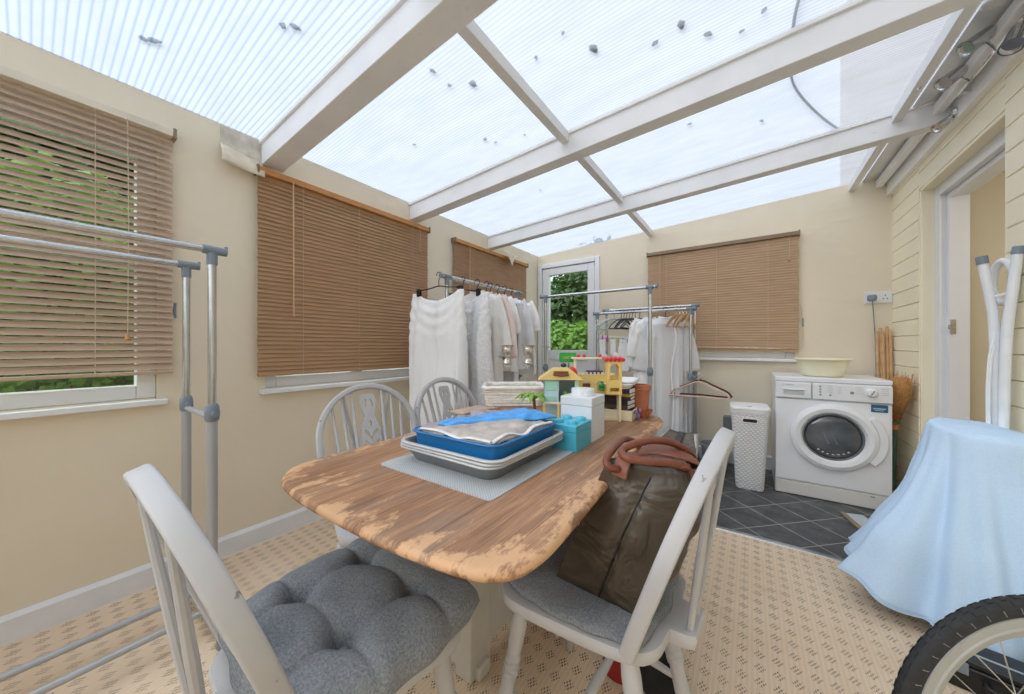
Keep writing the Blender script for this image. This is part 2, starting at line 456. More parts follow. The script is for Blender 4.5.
# left wall with its three window openings
WINS = [(-1.0, .335), (.755, 1.845), (2.25, 3.335)]
WZ0, WZ1 = .835, 1.97
w = MB(); ys = [Y0]+[v for p in WINS for v in p]+[BY+.1]
for a, b in zip(ys[0::2], ys[1::2]): w.b2((LX-.1, a, 0), (LX, b, 2.20))
for a, b in WINS: w.b2((LX-.1, a, 0), (LX, b, WZ0)); w.b2((LX-.1, a, WZ1), (LX, b, 2.20))
struct(w.build('wall_left', M_WALL), 'cream wall with three blinded windows', 'wall')
# back wall: columns up to the sloping roof
w = MB(); XZ = Matrix(((1, 0, 0), (0, 0, 1), (0, 1, 0)))
def col(x0, x1, z0, z1=None):
    t0, t1 = (roof_z(x0), roof_z(x1)) if z1 is None else (z1, z1)
    w.prism([(x0, z0), (x1, z0), (x1, t1), (x0, t0)], BY, BY+.1, M=XZ)
DX0, DX1, DZ = -2.19, -1.39, 2.085
BW = (-.83, .30)
col(LX-.1, DX0, 0); col(DX0, DX1, DZ); col(DX1, BW[0], 0); col(BW[0], BW[1], 0, .965); col(BW[0], BW[1], 1.97); col(BW[1], HX+.1, 0)
struct(w.build('wall_back', M_WALL), 'cream end wall with glazed door and window', 'wall')
# house wall: painted shiplap boards round the doorway
M_CLAD = mat('cream_painted_boards', '#f5edd3', .5, var=.03, vscale=3)
OY0, OY1, OZ = 2.322, 3.205, 2.045
def clad(w, y0, y1, z0, z1):
    z = z0; H_ = .1035; prof = [(0, 0)]
    while z < z1-.01:
        t = min(z1, z+H_); prof += [(-.003, z+.0), (-.014, z+.0045), (-.014, t-.0035), (-.003, t)]; z = t
    poly = [(.09, z0)]+prof[1:]+[(.09, z1)]
    w.prism([(HX+.014+x, zz) for x, zz in poly], y0, y1, M=Matrix(((1, 0, 0), (0, 0, 1), (0, 1, 0))))
w = MB(); clad(w, OY1, BY, 0, 2.20); clad(w, Y0, OY0, 0, 2.20); clad(w, OY0, OY1, OZ, 2.20)
struct(w.build('wall_right', M_CLAD, sharp=20), 'cream boarded house wall with a doorway', 'wall')
# doorway: timber lining, white frame, latch keep, hallway beyond
d = bpy.data.objects.new('door_2', None); COL.objects.link(d); struct(d, 'doorway into the house with white frame', 'doorway')
m = MB(); m.b2((HX+.004, OY1-.016, 0), (HX+.1, OY1+.01, OZ)); m.b2((HX+.004, OY0-.01, 0), (HX+.1, OY0+.012, OZ)); m.b2((HX+.004, OY0, OZ-.014), (HX+.1, OY1, OZ+.01))
m.build('lining', M_CLAD, d, bevel=.002)
m = MB()
fx0, fx1 = HX+.06, HX+.15
m.b2((fx0, OY1-.075, 0), (fx1, OY1-.012, OZ-.012)); m.b2((fx0+.03, OY1-.100, 0), (fx1+.02, OY1-.070, OZ-.07))
m.b2((fx0, OY0+.02, OZ-.075), (fx1, OY1-.076, OZ-.012)); m.b2((fx0+.03, OY0+.02, OZ-.105), (fx1+.02, OY1-.101, OZ-.076))
m.b2((fx0+.02, OY0+.008, 0), (fx1, OY0+.016, OZ-.012))
m.build('door_frame', M_UPVC, d, bevel=.004)
m = MB(); m.b2((fx0+.036, OY1-.106, 1.14), (fx0+.056, OY1-.098, 1.225)); m.b2((fx0+.026, OY1-.114, 1.168), (fx0+.05, OY1-.098, 1.195))
m.build('latch_keep', M_STEEL, d, bevel=.002)
M_HALL = mat('beige_hall_plaster', '#d3c9b2', .85, var=.04, vscale=3)
m = MB(); m.b2((1.02, 3.20, 0), (2.6, 3.3, 2.4)); m.b2((2.5, 1.2, 0), (2.6, 3.3, 2.4)); m.b2((1.02, 1.2, 0), (2.6, 1.3, 2.4)); m.b2((.96, 1.2, 2.06), (2.6, 3.3, 2.12))
m.b2((.96, 1.2, -.06), (2.6, 3.3, 0))
struct(m.build('wall_hall', M_HALL), 'plain beige hallway wall beyond the doorway', 'wall')
# skirting
struct(MB().prism([(LX, 0), (LX+.018, 0), (LX+.018, .085), (LX+.006, .1), (LX, .1)], Y0, BY, M=Matrix(((1, 0, 0), (0, 0, 1), (0, 1, 0)))).build('baseboard_left', M_SKIRT), 'off-white skirting along left wall', 'baseboard')
struct(MB().prism([(BY, 0), (BY-.018, 0), (BY-.018, .105), (BY-.006, .12), (BY, .12)], DX1, HX, M=Matrix(((0, 0, 1), (1, 0, 0), (0, 1, 0)))).build('baseboard_back', M_SKIRT), 'off-white skirting along end wall', 'baseboard')
# ------------------------------------------------------------------ roof
RAF = [(.735, .84), (1.727, 1.812), (2.70, 2.775)]
def sheet(y0, y1):
    m = MB(); x0, x1 = LX-.2, HX+.06; a, b = roof_z(x0), roof_z(x1); t = .012
    v = [m.v(p) for p in ((x0, y0, a), (x1, y0, b), (x1, y1, b), (x0, y1, a), (x0, y0, a+t), (x1, y0, b+t), (x1, y1, b+t), (x0, y1, a+t))]
    m.mi = 0; m.face([v[3], v[2], v[1], v[0]]); m.mi = 1
    for q in ((4, 5, 6, 7), (0, 1, 5, 4), (1, 2, 6, 5), (2, 3, 7, 6), (3, 0, 4, 7)): m.face([v[i] for i in q])
    return struct(m.build('ceiling', [M_ROOFA if y0 < 0 else M_ROOF, M_CLEAR]), 'translucent ribbed plastic roof sheet', 'roof sheet')
cuts = [Y0, .788, 1.77, 2.738, BY+.15]
for a, b in zip(cuts[:-1], cuts[1:]): sheet(a+.001, b-.001)
for (y0, y1), nm in zip(RAF, ('nearest', 'middle', 'farthest')):
    m = MB(); x0, x1 = LX, HX-.026; dz = .132
    m.prism([(x0, roof_z(x0)-dz), (x1, roof_z(x1)-dz), (x1, roof_z(x1)-.001), (x0, roof_z(x0)-.001)], y0, y1, M=XZ)
    # capping strip the sheets lie on
    m.prism([(x0, roof_z(x0)-.022), (x1, roof_z(x1)-.022), (x1, roof_z(x1)-.001), (x0, roof_z(x0)-.001)], y0-.012, y1+.012, M=XZ)
    struct(m.build('rafter', M_BEAM, bevel=.004), nm+' white roof rafter', 'rafter')
def purlin(xc, wd, dz, y0, y1, up=.001):
    m = MB(); z = roof_z(xc)
    return struct(m.b2((xc-wd/2, y0, z-dz), (xc+wd/2, y1, z-up)).build('purlin', M_BEAM, bevel=.003), 'white purlin between rafters', 'purlin')
yb = [Y0]+[v for p in RAF for v in p]+[BY]
for a, b in zip(yb[0::2], yb[1::2]):
    purlin(-.85, .045, .058, a, b, .003); purlin(.645, .04, .06, a, b, .003)
M_LEDGER = mat('fresh_white_gloss_paint', '#f6f7f7', .35, var=.02)
# flashing and ledger where the roof meets the house
M_FOIL = mat('dull_silver_flashing', '#e3e5e6', .40, .5, var=.06, vscale=4, bump=.5, bscale=6)
m = MB(); x0, x1 = .70, HX
m.prism([(x0, roof_z(x0)-.012), (x1, roof_z(x1)-.012), (x1, roof_z(x1)-.003), (x0, roof_z(x0)-.003)], Y0, BY, M=XZ)
struct(m.build('trim_2', M_FOIL), 'dull silver flashing under roof edge', 'trim')
struct(MB().b2((.775, Y0, 2.268), (.812, BY, 2.318)).build('trim_3', M_LEDGER, bevel=.003), 'white batten under the flashing', 'trim')
struct(MB().b2((.832, Y0, 2.195), (HX+.02, (BY), 2.325)).build('trim_4', M_LEDGER, bevel=.003), 'white ledger board along the house wall', 'trim')
# ------------------------------------------------------------------ windows
def window_frame(name, axis, a, b, z0, z1, face, mull=None, trans=None, label=''):
    """frame in a wall opening; axis 'Y' = in the left wall, 'X' = in the end wall"""
    root = bpy.data.objects.new(name, None); COL.objects.link(root); struct(root, label, 'window')
    def bx(m, u0, u1, zz0, zz1, d0, d1):
        if axis == 'Y': m.b2((face-d1, u0, zz0), (face-d0, u1, zz1))
        else: m.b2((u0, face+d0, zz0), (u1, face+d1, zz1))
    m = MB(); fw = .06
    bx(m, a, a+fw, z0, z1, .02, .085); bx(m, b-fw, b, z0, z1, .02, .085); bx(m, a+fw, b-fw, z0, z0+fw, .02, .085); bx(m, a+fw, b-fw, z1-fw, z1, .02, .085)
    for u in (mull or []): bx(m, u-.04, u+.04, z0+fw, z1-fw, .02, .085)
    if trans: bx(m, a+fw, b-fw, trans-.035, trans+.035, .022, .083)
    m.build('window_frame', M_UPVC, root, bevel=.005)
    m = MB(); bx(m, a+fw-.005, b-fw+.005, z0+fw-.005, z1-fw+.005, .048, .054); m.build('glass', M_GLASS, root)
    m = MB(); bx(m, a-.03, b+.03, z0-.028, z0-.004, -.045, .03); m.build('window_sill', M_UPVC, root, bevel=.004)
    return root
window_frame('window_1', 'Y', WINS[0][0], WINS[0][1], WZ0, WZ1, LX, trans=1.47, label='window behind the part-open blind')
window_frame('window_2', 'Y', WINS[1][0], WINS[1][1], WZ0, WZ1, LX, mull=[1.3], label='window behind the wide brown blind')
window_frame('window_3', 'Y', WINS[2][0], WINS[2][1], WZ0, WZ1, LX, label='window behind the clothes rail')
window_frame('window_4', 'X', BW[0], BW[1], .965, 1.97, BY, label='end wall window behind the light brown blind')
# glazed back door
d = bpy.data.objects.new('door_1', None); COL.objects.link(d); struct(d, 'white half-glazed door to the garden', 'door')
m = MB(); f0, f1 = BY-.02, BY+.07
m.b2((DX0, f0, 0), (DX0+.055, f1, DZ)); m.b2((DX1-.055, f0, 0), (DX1, f1, DZ)); m.b2((DX0+.055, f0, DZ-.055), (DX1-.055, f1, DZ))
m.build('door_frame', M_UPVC, d, bevel=.006)
a, b, t = DX0+.062, DX1-.062, DZ-.062
m = MB(); g0, g1 = BY-.005, BY+.05
m.b2((a, g0, .03), (a+.085, g1, t)); m.b2((b-.085, g0, .03), (b, g1, t)); m.b2((a+.085, g0, t-.085), (b-.085, g1, t)); m.b2((a+.085, g0, .03), (b-.085, g1, .16)); m.b2((a+.085, g0, .9), (b-.085, g1, 1.02))
m.b2((a+.08, g0+.015, .15), (b-.08, g1-.015, .91))
m.build('door_leaf', M_UPVC, d, bevel=.006)
MB().b2((a+.08, BY+.018, 1.01), (b-.08, BY+.026, t-.08)).build('glass', M_GLASS, d)
m = MB(); hx = a+.042
m.b2((hx-.014, g0-.010, .90), (hx+.014, g0, 1.13)); m.tube([(hx, g0-.01, 1.06), (hx, g0-.05, 1.06), (hx+.02, g0-.055, 1.06), (hx+.12, g0-.05, 1.058)], .009, 8)
m.build('door_handle', M_CHROME, d, bevel=.002)

# the house carries on upwards above the lean-to roof; unseen low wall added behind the camera to cut low light
struct(MB().b2((HX+.08, -3.5, 2.36), (HX+.3, 6, 5.2)).build('wall_upper', mat('pinkish_render', '#d9ccbf', .9, var=.06, vscale=2)), 'upper house wall above the roof', 'wall')
struct(MB().b2((LX-.1, Y0-.1, 0), (HX+.1, Y0, 1.35)).build('wall_front_light_block', M_WALL), 'unseen low cream wall added at the near end to block light', 'wall')
# ================================================================== BLINDS
M_WAND = mat('pale_wood_wand', '#c9a67e', .5)
def blind(name, label, axis, a, b, z0, z1, face, tilt, pitch, slat_mat, rail_mat, wand_u, cords, tassel=None, stacked=0, skew=0.):
    """venetian blind hung in front of a window. axis 'Y': on the left wall; 'X': on the end wall. depth d points into the room"""
    def P(u, d, z): return V(face+d, u, z) if axis == 'Y' else V(u, face-d, z)
    loc = P((a+b)/2, .0, z0)
    root = thing(name, label, 'blind', loc)
    d0 = .034; mid = d0
    def B(mb, u0, u1, dd0, dd1, zz0, zz1):
        p, q = P(u0, dd0, zz0), P(u1, dd1, zz1); mb.b2([min(x, y) for x, y in zip(p, q)], [max(x, y) for x, y in zip(p, q)])
    m = MB(); B(m, a, b, .014, .056, z1-.034, z1-.002); m.build('headrail', rail_mat, root, bevel=.002, off=loc)
    for u in (a, b):
        m = MB(); B(m, u-.006, u+.006, .0, .06, z1-.042, z1+.004); m.build('bracket', M_BRASSY, root, bevel=.002, off=loc)
    m = MB(); z = z1-.05; rr = random.Random(len(name)+int(a*100)); sw = .0138
    zs = []
    zb = z0+.02+stacked*.004
    while z > zb: zs.append((z, 0)); z -= pitch
    for k in range(stacked): zs.append((z0+.018+.004*k, 1))
    for z, st in zs:
        t = (rad(8) if st else tilt)+rr.uniform(-.035, .035); n = 4; pts = []
        # slightly crowned slat, its room edge lower
        ring0, ring1 = [], []
        sk = skew*(1-(z-z0)/(z1-z0))
        prof = []
        for k in range(n+1):
            s = -1+2*k/n; prof.append((s*sw, .0016*(1-s*s)+.0009))
        for k in range(n, -1, -1):
            s = -1+2*k/n; prof.append((s*sw, .0016*(1-s*s)-.0009))
        for u, ring, q in ((a+.004+rr.uniform(-.002, .002), ring0, -1), (b-.004+rr.uniform(-.002, .002), ring1, 1)):
            for s, h in prof:
                dd = mid+s*math.cos(t)-h*math.sin(t); zz = z-s*math.sin(t)-h*math.cos(t)*-1+q*sk*.5
                ring.append(P(u, dd, zz))
        m.rings([ring0, ring1])
    m.build('slats', slat_mat, root, off=loc, sharp=50)
    m = MB(); B(m, a+.003, b-.003, mid-.014, mid+.014, z0, z0+.014); o = m.build('bottom_rail', slat_mat, root, bevel=.003, off=loc)
    for u in cords:
        m = MB()
        for dd in (mid-.0145, mid+.0145): m.tube([P(u, dd, z1-.03), P(u+.001, dd, (z0+z1)/2), P(u, dd, z0+.005)], .0011, 5)
        m.build('ladder_cord', M_CORD, root, off=loc)
    if wand_u is not None:
        m = MB(); m.tube([P(wand_u, .064, z1-.03), P(wand_u, .066, z1-.06), P(wand_u+.002, .066, z1-.80)], [.002, .0042, .0042], 6); m.build('wand', M_WAND, root, off=loc)
    if tassel is not None:
        u, zt = tassel; m = MB(); m.tube([P(u, .06, z1-.03), P(u+.003, .063, (z1+zt)/2), P(u, .062, zt)], .0016, 5); m.build('pull_cord', M_CORD, root, off=loc)
        m = MB(); m.lathe([(.003, .028), (.007, .02), (.010, .004), (.006, 0)], 10, c=P(u, .062, zt-.026)); m.build('tassel', M_RAIL, root, off=loc)
    return root
blind('venetian_blind', 'taupe slatted blind half open on greenery, behind the empty double clothes rail', 'Y', -1.02, .385, .945, 2.055, LX, rad(58), .0285, M_SLAT2, mat('cream_headrail', '#dfd5c2', .5), None, [.155, -.35, -.8], (.24, 1.12), 0)
blind('venetian_blind', 'wide closed brown wooden blind with honey headrail and long wand, behind the nearest side chairs', 'Y', .705, 1.885, .905, 2.035, LX, rad(76), .0235, M_SLAT, M_RAIL, .87, [.93, 1.28, 1.72], (1.78, 1.83))
blind('venetian_blind', 'closed brown wooden blind behind the white clothes, torn paper hanging over its headrail', 'Y', 2.185, 3.38, .905, 2.035, LX, rad(76), .0235, M_SLAT, M_RAIL, 2.36, [2.42, 2.8, 3.2])
blind('venetian_blind', 'closed light brown blind on the end wall above the sill, right of the garden door', 'X', -.87, .327, 1.02, 2.022, BY, rad(77), .0225, M_SLAT3, M_BRASSY, -.745, [-.69, -.26, .12], (.26, 1.80), 5, -.02)
# ================================================================== CHAIRS (Windsor wheelback, painted grey-white)
def seat_outline(n=7):
    """D-shaped seat with the tail block that carries the two brace sticks; front is +Y"""
    half = [(0, .205), (.10, .203), (.175, .190), (.213, .150), (.216, .09), (.205, .0), (.190, -.10), (.170, -.165), (.13, -.197), (.075, -.203)]
    right = spline([(x, y, 0) for x, y in half], 3)
    tail = [V(.060, -.204, 0), V(.052, -.248, 0), V(.047, -.254, 0)]
    r = right+tail
    pts = [(p.x, p.y) for p in r]
    return pts+[(-x, y) for x, y in reversed(pts) if x > 1e-4]
SEAT_Z, HT = .44, .885
def hoop_pt(t):
    """t 0..1 along the hoop, right foot -> top -> left foot (chair space)"""
    a = lerp(-.42, PI+.42, t)  # horseshoe arc
    ca, sa = math.cos(a), math.sin(a)
    x = .205*ca*(1 if sa > 0 else 1-.12*sa*sa*3)
    top = HT-.012; cz = SEAT_Z+.225
    z = cz+(top-cz)*sa if sa > 0 else cz+sa*.56
    z = max(z, SEAT_Z-.012)
    y = -.150-.155*(max(z-SEAT_Z, 0)/(HT-SEAT_Z))
    return V(x, y, z)
def back_y(z): return -.150-.155*(z-SEAT_Z)/(HT-SEAT_Z)
def build_chair(label, loc, rz, group=None):
    t = thing('wheelback_chair', label, 'chair', (0, 0, 0), 0, group)
    # seat, dished on top
    m = MB(); out = seat_outline(); th = .034
    rings = []
    for z, k in ((SEAT_Z-th, .955), (SEAT_Z-th+.006, .985), (SEAT_Z-.008, 1.), (SEAT_Z-.001, .985)):
        rings.append([V(x*k, y*k, z) for x, y in out])
    for k, dz in ((.93, .0005), (.75, -.006), (.4, -.011), (.1, -.012)):
        rings.append([V(x*k if abs(x) < .5 else x, y*k, SEAT_Z+dz*(1 if y > -.2 else .4)) for x, y in out])
    m.rings(rings); m.build('seat', M_CHAIR, t, sharp=45)
    # hoop
    pts = [hoop_pt(i/44) for i in range(45)]
    # drop points stuck on the seat
    sec = [(x, y) for x, y in rrect(.024, .032, .005, 2)]
    m = MB(); m.sweep(pts, sec, up=V(0, 1, .35)); m.build('back_hoop', M_CHAIR, t, sharp=50)
    # three sticks either side of the splat
    def hoop_z(x):
        best = max((p for p in pts if abs(p.x-x) < .02 or True), key=lambda p: -abs(p.x-x)+(p.z-SEAT_Z)*.05)
        return best.z
    def stick(x0, x1, name='back_stick'):
        zt = hoop_z(x1)-.008; a = V(x0, back_y(SEAT_Z), SEAT_Z-.01); b = V(x1, back_y(zt), zt)
        MB().lathe_between(a, b, [(0, .0062), (.25, .0088), (.5, .0078), (1, .0052)], 9).build(name, M_CHAIR, t)
    for s in (-1, 1):
        for x0, x1 in ((.055, .066), (.088, .109), (.119, .150)): stick(s*x0, s*x1)
    # braces from the tail block to the shoulders of the hoop
    for s in (-1, 1):
        zt = HT-.045; MB().lathe_between((s*.030, -.236, SEAT_Z-.005), (s*.100, back_y(zt)-.004, zt), [(0, .0075), (.4, .0090), (1, .0058)], 9).build('brace_stick', M_CHAIR, t)
    # pierced splat
    H_ = HT-.03-SEAT_Z+.01
    prof = [(0, .026), (.06, .024), (.13, .019), (.22, .030), (.36, .040), (.5, .0445), (.62, .040), (.72, .027), (.77, .021), (.82, .026), (.9, .034), (.96, .033), (1, .028)]
    hs = [keyf(prof, k/48) for k in range(49)]
    outl = [(hs[k], k/48*H_) for k in range(49)]+[(-hs[k], k/48*H_) for k in range(48, -1, -1)]
    holes = []
    def leafhole(cx, cy, l, wd, ang):
        c, s = math.cos(ang), math.sin(ang)
        pp = [(l*math.cos(q)/2, wd*math.sin(q)*abs(math.sin(q))**.4/2) for q in [2*PI*k/12 for k in range(12)]]
        holes.append([(cx+x*c-y*s, (cy+x*s+y*c)) for x, y in pp])
    for row, yy in enumerate((.27, .375, .48, .585)):
        wide = (.017, .021, .021, .017)[row]
        for s in (-1, 1): leafhole(s*wide, yy*H_, .036, .018, s*rad(52))
    leafhole(0, .325*H_, .020, .014, PI/2); leafhole(0, .43*H_, .024, .014, PI/2); leafhole(0, .535*H_, .020, .014, PI/2)
    leafhole(0, .68*H_, .030, .012, PI/2)
    for s in (-1, 1): leafhole(s*.013, .90*H_, .040, .012, PI/2+s*rad(14))
    lean = math.atan2(.155, HT-SEAT_Z)
    M = Matrix.Translation((0, back_y(SEAT_Z), SEAT_Z-.004)) @ Matrix.Rotation(lean, 4, 'X') @ Matrix.Rotation(PI/2, 4, 'X')
    me = curve_plate('splat', [outl]+holes, .010, M); link('splat', me, M_CHAIR, t, bevel=.0015, seg=1)
    # turned legs and H stretcher
    legp = [(0, .0125), (.04, .014), (.12, .0185), (.30, .0205), (.46, .0175), (.485, .0165), (.495, .0215), (.51, .0225), (.525, .0175), (.54, .0220), (.555, .0225), (.57, .0170), (.585, .0215), (.60, .0225), (.615, .0180), (.70, .0205), (.82, .0215), (.92, .018), (1, .0145)]
    tops = {}; feet = {}
    for sx in (-1, 1):
        for sy in (-1, 1):
            top = V(sx*(.150 if sy > 0 else .115), .135 if sy > 0 else -.125, SEAT_Z-.022); ft = V(sx*(.195 if sy > 0 else .165), .195 if sy > 0 else -.205, 0)
            MB().lathe_between(ft, top, legp, 14).build('leg', M_CHAIR, t); tops[sx, sy] = top; feet[sx, sy] = ft
    def on(sx, sy, z): return feet[sx, sy].lerp(tops[sx, sy], z/(SEAT_Z-.022))
    sp = [(0, .008), (.1, .0095), (.5, .0140), (.9, .0095), (1, .008)]
    mids = []
    for sx in (-1, 1):
        a, b = on(sx, 1, .155), on(sx, -1, .155); mids.append(a.lerp(b, .5)); MB().lathe_between(a, b, sp, 10).build('stretcher', M_CHAIR, t)
    MB().lathe_between(mids[0], mids[1], sp, 10).build('stretcher', M_CHAIR, t)
    t.location = loc; t.rotation_euler = (0, 0, rz); return t
def put(src, label, loc, rz, sc=(1, 1, 1)):
    c = copy_tree(src); c.location = loc; c.rotation_euler = (0, 0, rz); c.scale = sc; c['label'] = label; return c
CH1 = ((-.74, .400, 0), rad(0)); CH2 = ((-.345, .895, 0), rad(86))
chair_near = build_chair('grey painted wheelback chair with thick tufted charcoal cushion, at the near end of the table', *CH1, group='wheelback chairs round the table')
put(chair_near, 'grey painted wheelback chair carrying the olive handbag', *CH2)
put(chair_near, 'bare grey wheelback chair directly in front of the wide brown blind', (-1.184, .838, 0), rad(-90-14), (1.02, 1, 1.01))
put(chair_near, 'bare grey wheelback chair in front of the hanging white trousers', (-1.115, 1.30, 0), rad(-90-6), (1.0, 1, 1.01))
# cushions
def cushion(label, w, d, h, loc, rz, dim, group='charcoal seat cushions'):
    n = 80
    btn = [(sx*.205, sy*.185) for sx in (-1, 1) for sy in (-1, 1)] if dim else []
    seg = []
    if dim:
        B_ = btn; seg = [(B_[0], B_[1]), (B_[2], B_[3]), (B_[0], B_[2]), (B_[1], B_[3])]
        for bx, by in B_:
            seg += [((bx, by), (bx, by+math.copysign(.28, by))), ((bx, by), (bx+math.copysign(.28, bx), by))]
    def dist(px, py, p, q):
        vx, vy = q[0]-p[0], q[1]-p[1]; t = max(0, min(1, ((px-p[0])*vx+(py-p[1])*vy)/(vx*vx+vy*vy)))
        return math.hypot(px-p[0]-vx*t, py-p[1]-vy*t), t
    def pt(a, b, top):
        x, y = -1+2*a, -1+2*b
        k = max(abs(x), abs(y)); r = math.hypot(x, y); s = 1 if r < 1e-6 else (k/r)**.42
        X_, Y_ = x*s, y*s
        e = max(0., 1-k**5); e = e**.5
        z = h*e*(.62 if top else -.38)
        if top:
            px, py = X_/2, Y_/2
            z += .010*noise.noise((X_*2.6, Y_*2.6, 3.3))*e
            for bx, by in btn:
                q = math.hypot(px-bx, py-by); z -= h*.46*math.exp(-(q/.055)**1.3)
            for p, q in seg:
                dd, t = dist(px, py, p, q); z -= h*.20*math.exp(-dd/.022)*e*(1-.35*math.sin(t*PI))
            if dim: z += h*.12*e
        taper = 1+.06*Y_
        wav = 1+(.018*math.sin(9*X_+2)+.014*math.sin(13*Y_))*(k**6)
        return V(X_*w/2*taper*wav, Y_*d/2*wav, z+h*.38)
    m = MB(); m.grid(lambda a, b: pt(a, b, True), n, n); m.grid(lambda a, b: pt(a, b, False), n, n)
    bmesh.ops.remove_doubles(m.bm, verts=m.bm.verts, dist=.0006)
    root = thing('seat_cushion', label, 'cushion', loc, rz, group)
    m.build('cushion_body', M_CUSHION, root, sharp=0)
    for bx, by in btn:
        mb = MB(); mb.sphere((bx*w, by*d, h*.62), (.008, .008, .003), 10, 6); mb.build('button', M_CUSHION, root)
    return root
cushion('thick tufted charcoal cushion on the chair at the near end of the table', .47, .44, .088, (CH1[0][0]+.004, CH1[0][1]+.030, SEAT_Z-.008), CH1[1], True)
cushion('flat charcoal cushion squashed under the olive handbag', .40, .38, .040, (CH2[0][0], CH2[0][1]+.0, SEAT_Z-.008), CH2[1], False)
# ================================================================== TABLE
TZ = .75
tab_out = [(-.915, .347), (-.965, .372), (-1.0, .41), (-1.018, .47), (-1.022, .60), (-1.035, .80), (-1.085, 1.06), (-1.155, 1.30), (-1.21, 1.50), (-1.225, 1.66), (-1.20, 1.80), (-1.11, 1.87), (-.95, 1.89), (-.7, 1.86), (-.52, 1.78), (-.40, 1.71), (-.325, 1.62), (-.30, 1.50), (-.30, 1.30), (-.288, 1.016), (-.272, .73), (-.262, .54), (-.262, .455), (-.275, .405), (-.315, .368), (-.40, .348), (-.506, .336), (-.66, .330), (-.80, .332)]
TABLE = thing('dining_table', 'worn stripped wooden table with rounded corners and white pedestal, piled with clutter', 'table', (-.68, 1.1, 0))
def build_table():
    op = [(p.x, p.y) for p in spline([(x, y, 0) for x, y in tab_out], 5, True)]
    if sum(a[0]*b[1]-b[0]*a[1] for a, b in zip(op, op[1:]+op[:1])) < 0: op.reverse()
    c = V(-.68, 1.1)
    n = len(op)
    def inset(k):
        res = []
        for i in range(n):
            p, q, r = V(*op[i-1]), V(*op[i]), V(*op[(i+1) % n]); t = (r-p).normalized(); res.append((q.x-t.y*k, q.y+t.x*k))
        return res
    m = MB(); rings = []; wear = []
    for k, z, wv in ((.020, TZ-.022, 0), (.006, TZ-.020, .2), (.0, TZ-.014, .6), (.0, TZ-.008, 1), (.004, TZ-.002, 1), (.010, TZ, 1), (.03, TZ, .8), (.05, TZ, .5)):
        rings.append([V(x, y, z) for x, y in inset(k)]); wear.append(wv)
    for f, wv in ((.93, .2), (.85, 0), (.6, 0), (.3, 0), (.05, 0)):
        rings.append([V(lerp(c.x, x, f), lerp(c.y, y, f), TZ) for x, y in inset(.05)]); wear.append(wv)
    Rg = m.rings(rings)
    m.bm.verts.index_update(); vals = [w_ for w_ in wear for _ in range(n)]
    loc = TABLE.location
    o = m.build('tabletop', M_TABLE, TABLE, off=loc, sharp=50)
    at = o.data.attributes.new('wear', 'FLOAT', 'POINT'); at.data.foreach_set('value', vals)
    # painted pedestal: two slab feet, centre panel, rails
    m = MB(); m.b2((-.775, .86, .05), (-.735, 1.52, TZ-.10)); m.b2((-.79, .80, 0.0), (-.72, .90, TZ-.03)); m.b2((-.79, 1.48, 0.0), (-.72, 1.58, TZ-.03))
    m.build('pedestal', M_PEDESTAL, TABLE, bevel=.006, off=loc)
    for y in (.85, 1.53):
        MB().b2((-.88, y-.03, 0), (-.70, y+.03, .045)).build('foot', M_PEDESTAL, TABLE, bevel=.01, off=loc)
        MB().b2((-.95, y-.03, TZ-.07), (-.42, y+.03, TZ-.022)).build('bearer', M_PEDESTAL, TABLE, bevel=.01, off=loc)
    for lo, hi in (((-.74, .42, TZ-.085), (-.71, 1.7, TZ-.022)), ((-.60, .55, TZ-.075), (-.565, 1.6, TZ-.022))): MB().b2(lo, hi).build('apron_rail', M_PEDESTAL, TABLE, bevel=.004, off=loc)
    MB().tube([(-.735, .87, .40), (-.60, .76, .60), (-.585, .62, TZ-.05)], .016, 8).build('support_arm', M_PEDESTAL, TABLE, off=loc)
    MB().b2((-.7360, .93, .50), (-.7335, 1.0, .56)).build('slot', M_BLACKPL, TABLE, off=loc)
build_table()
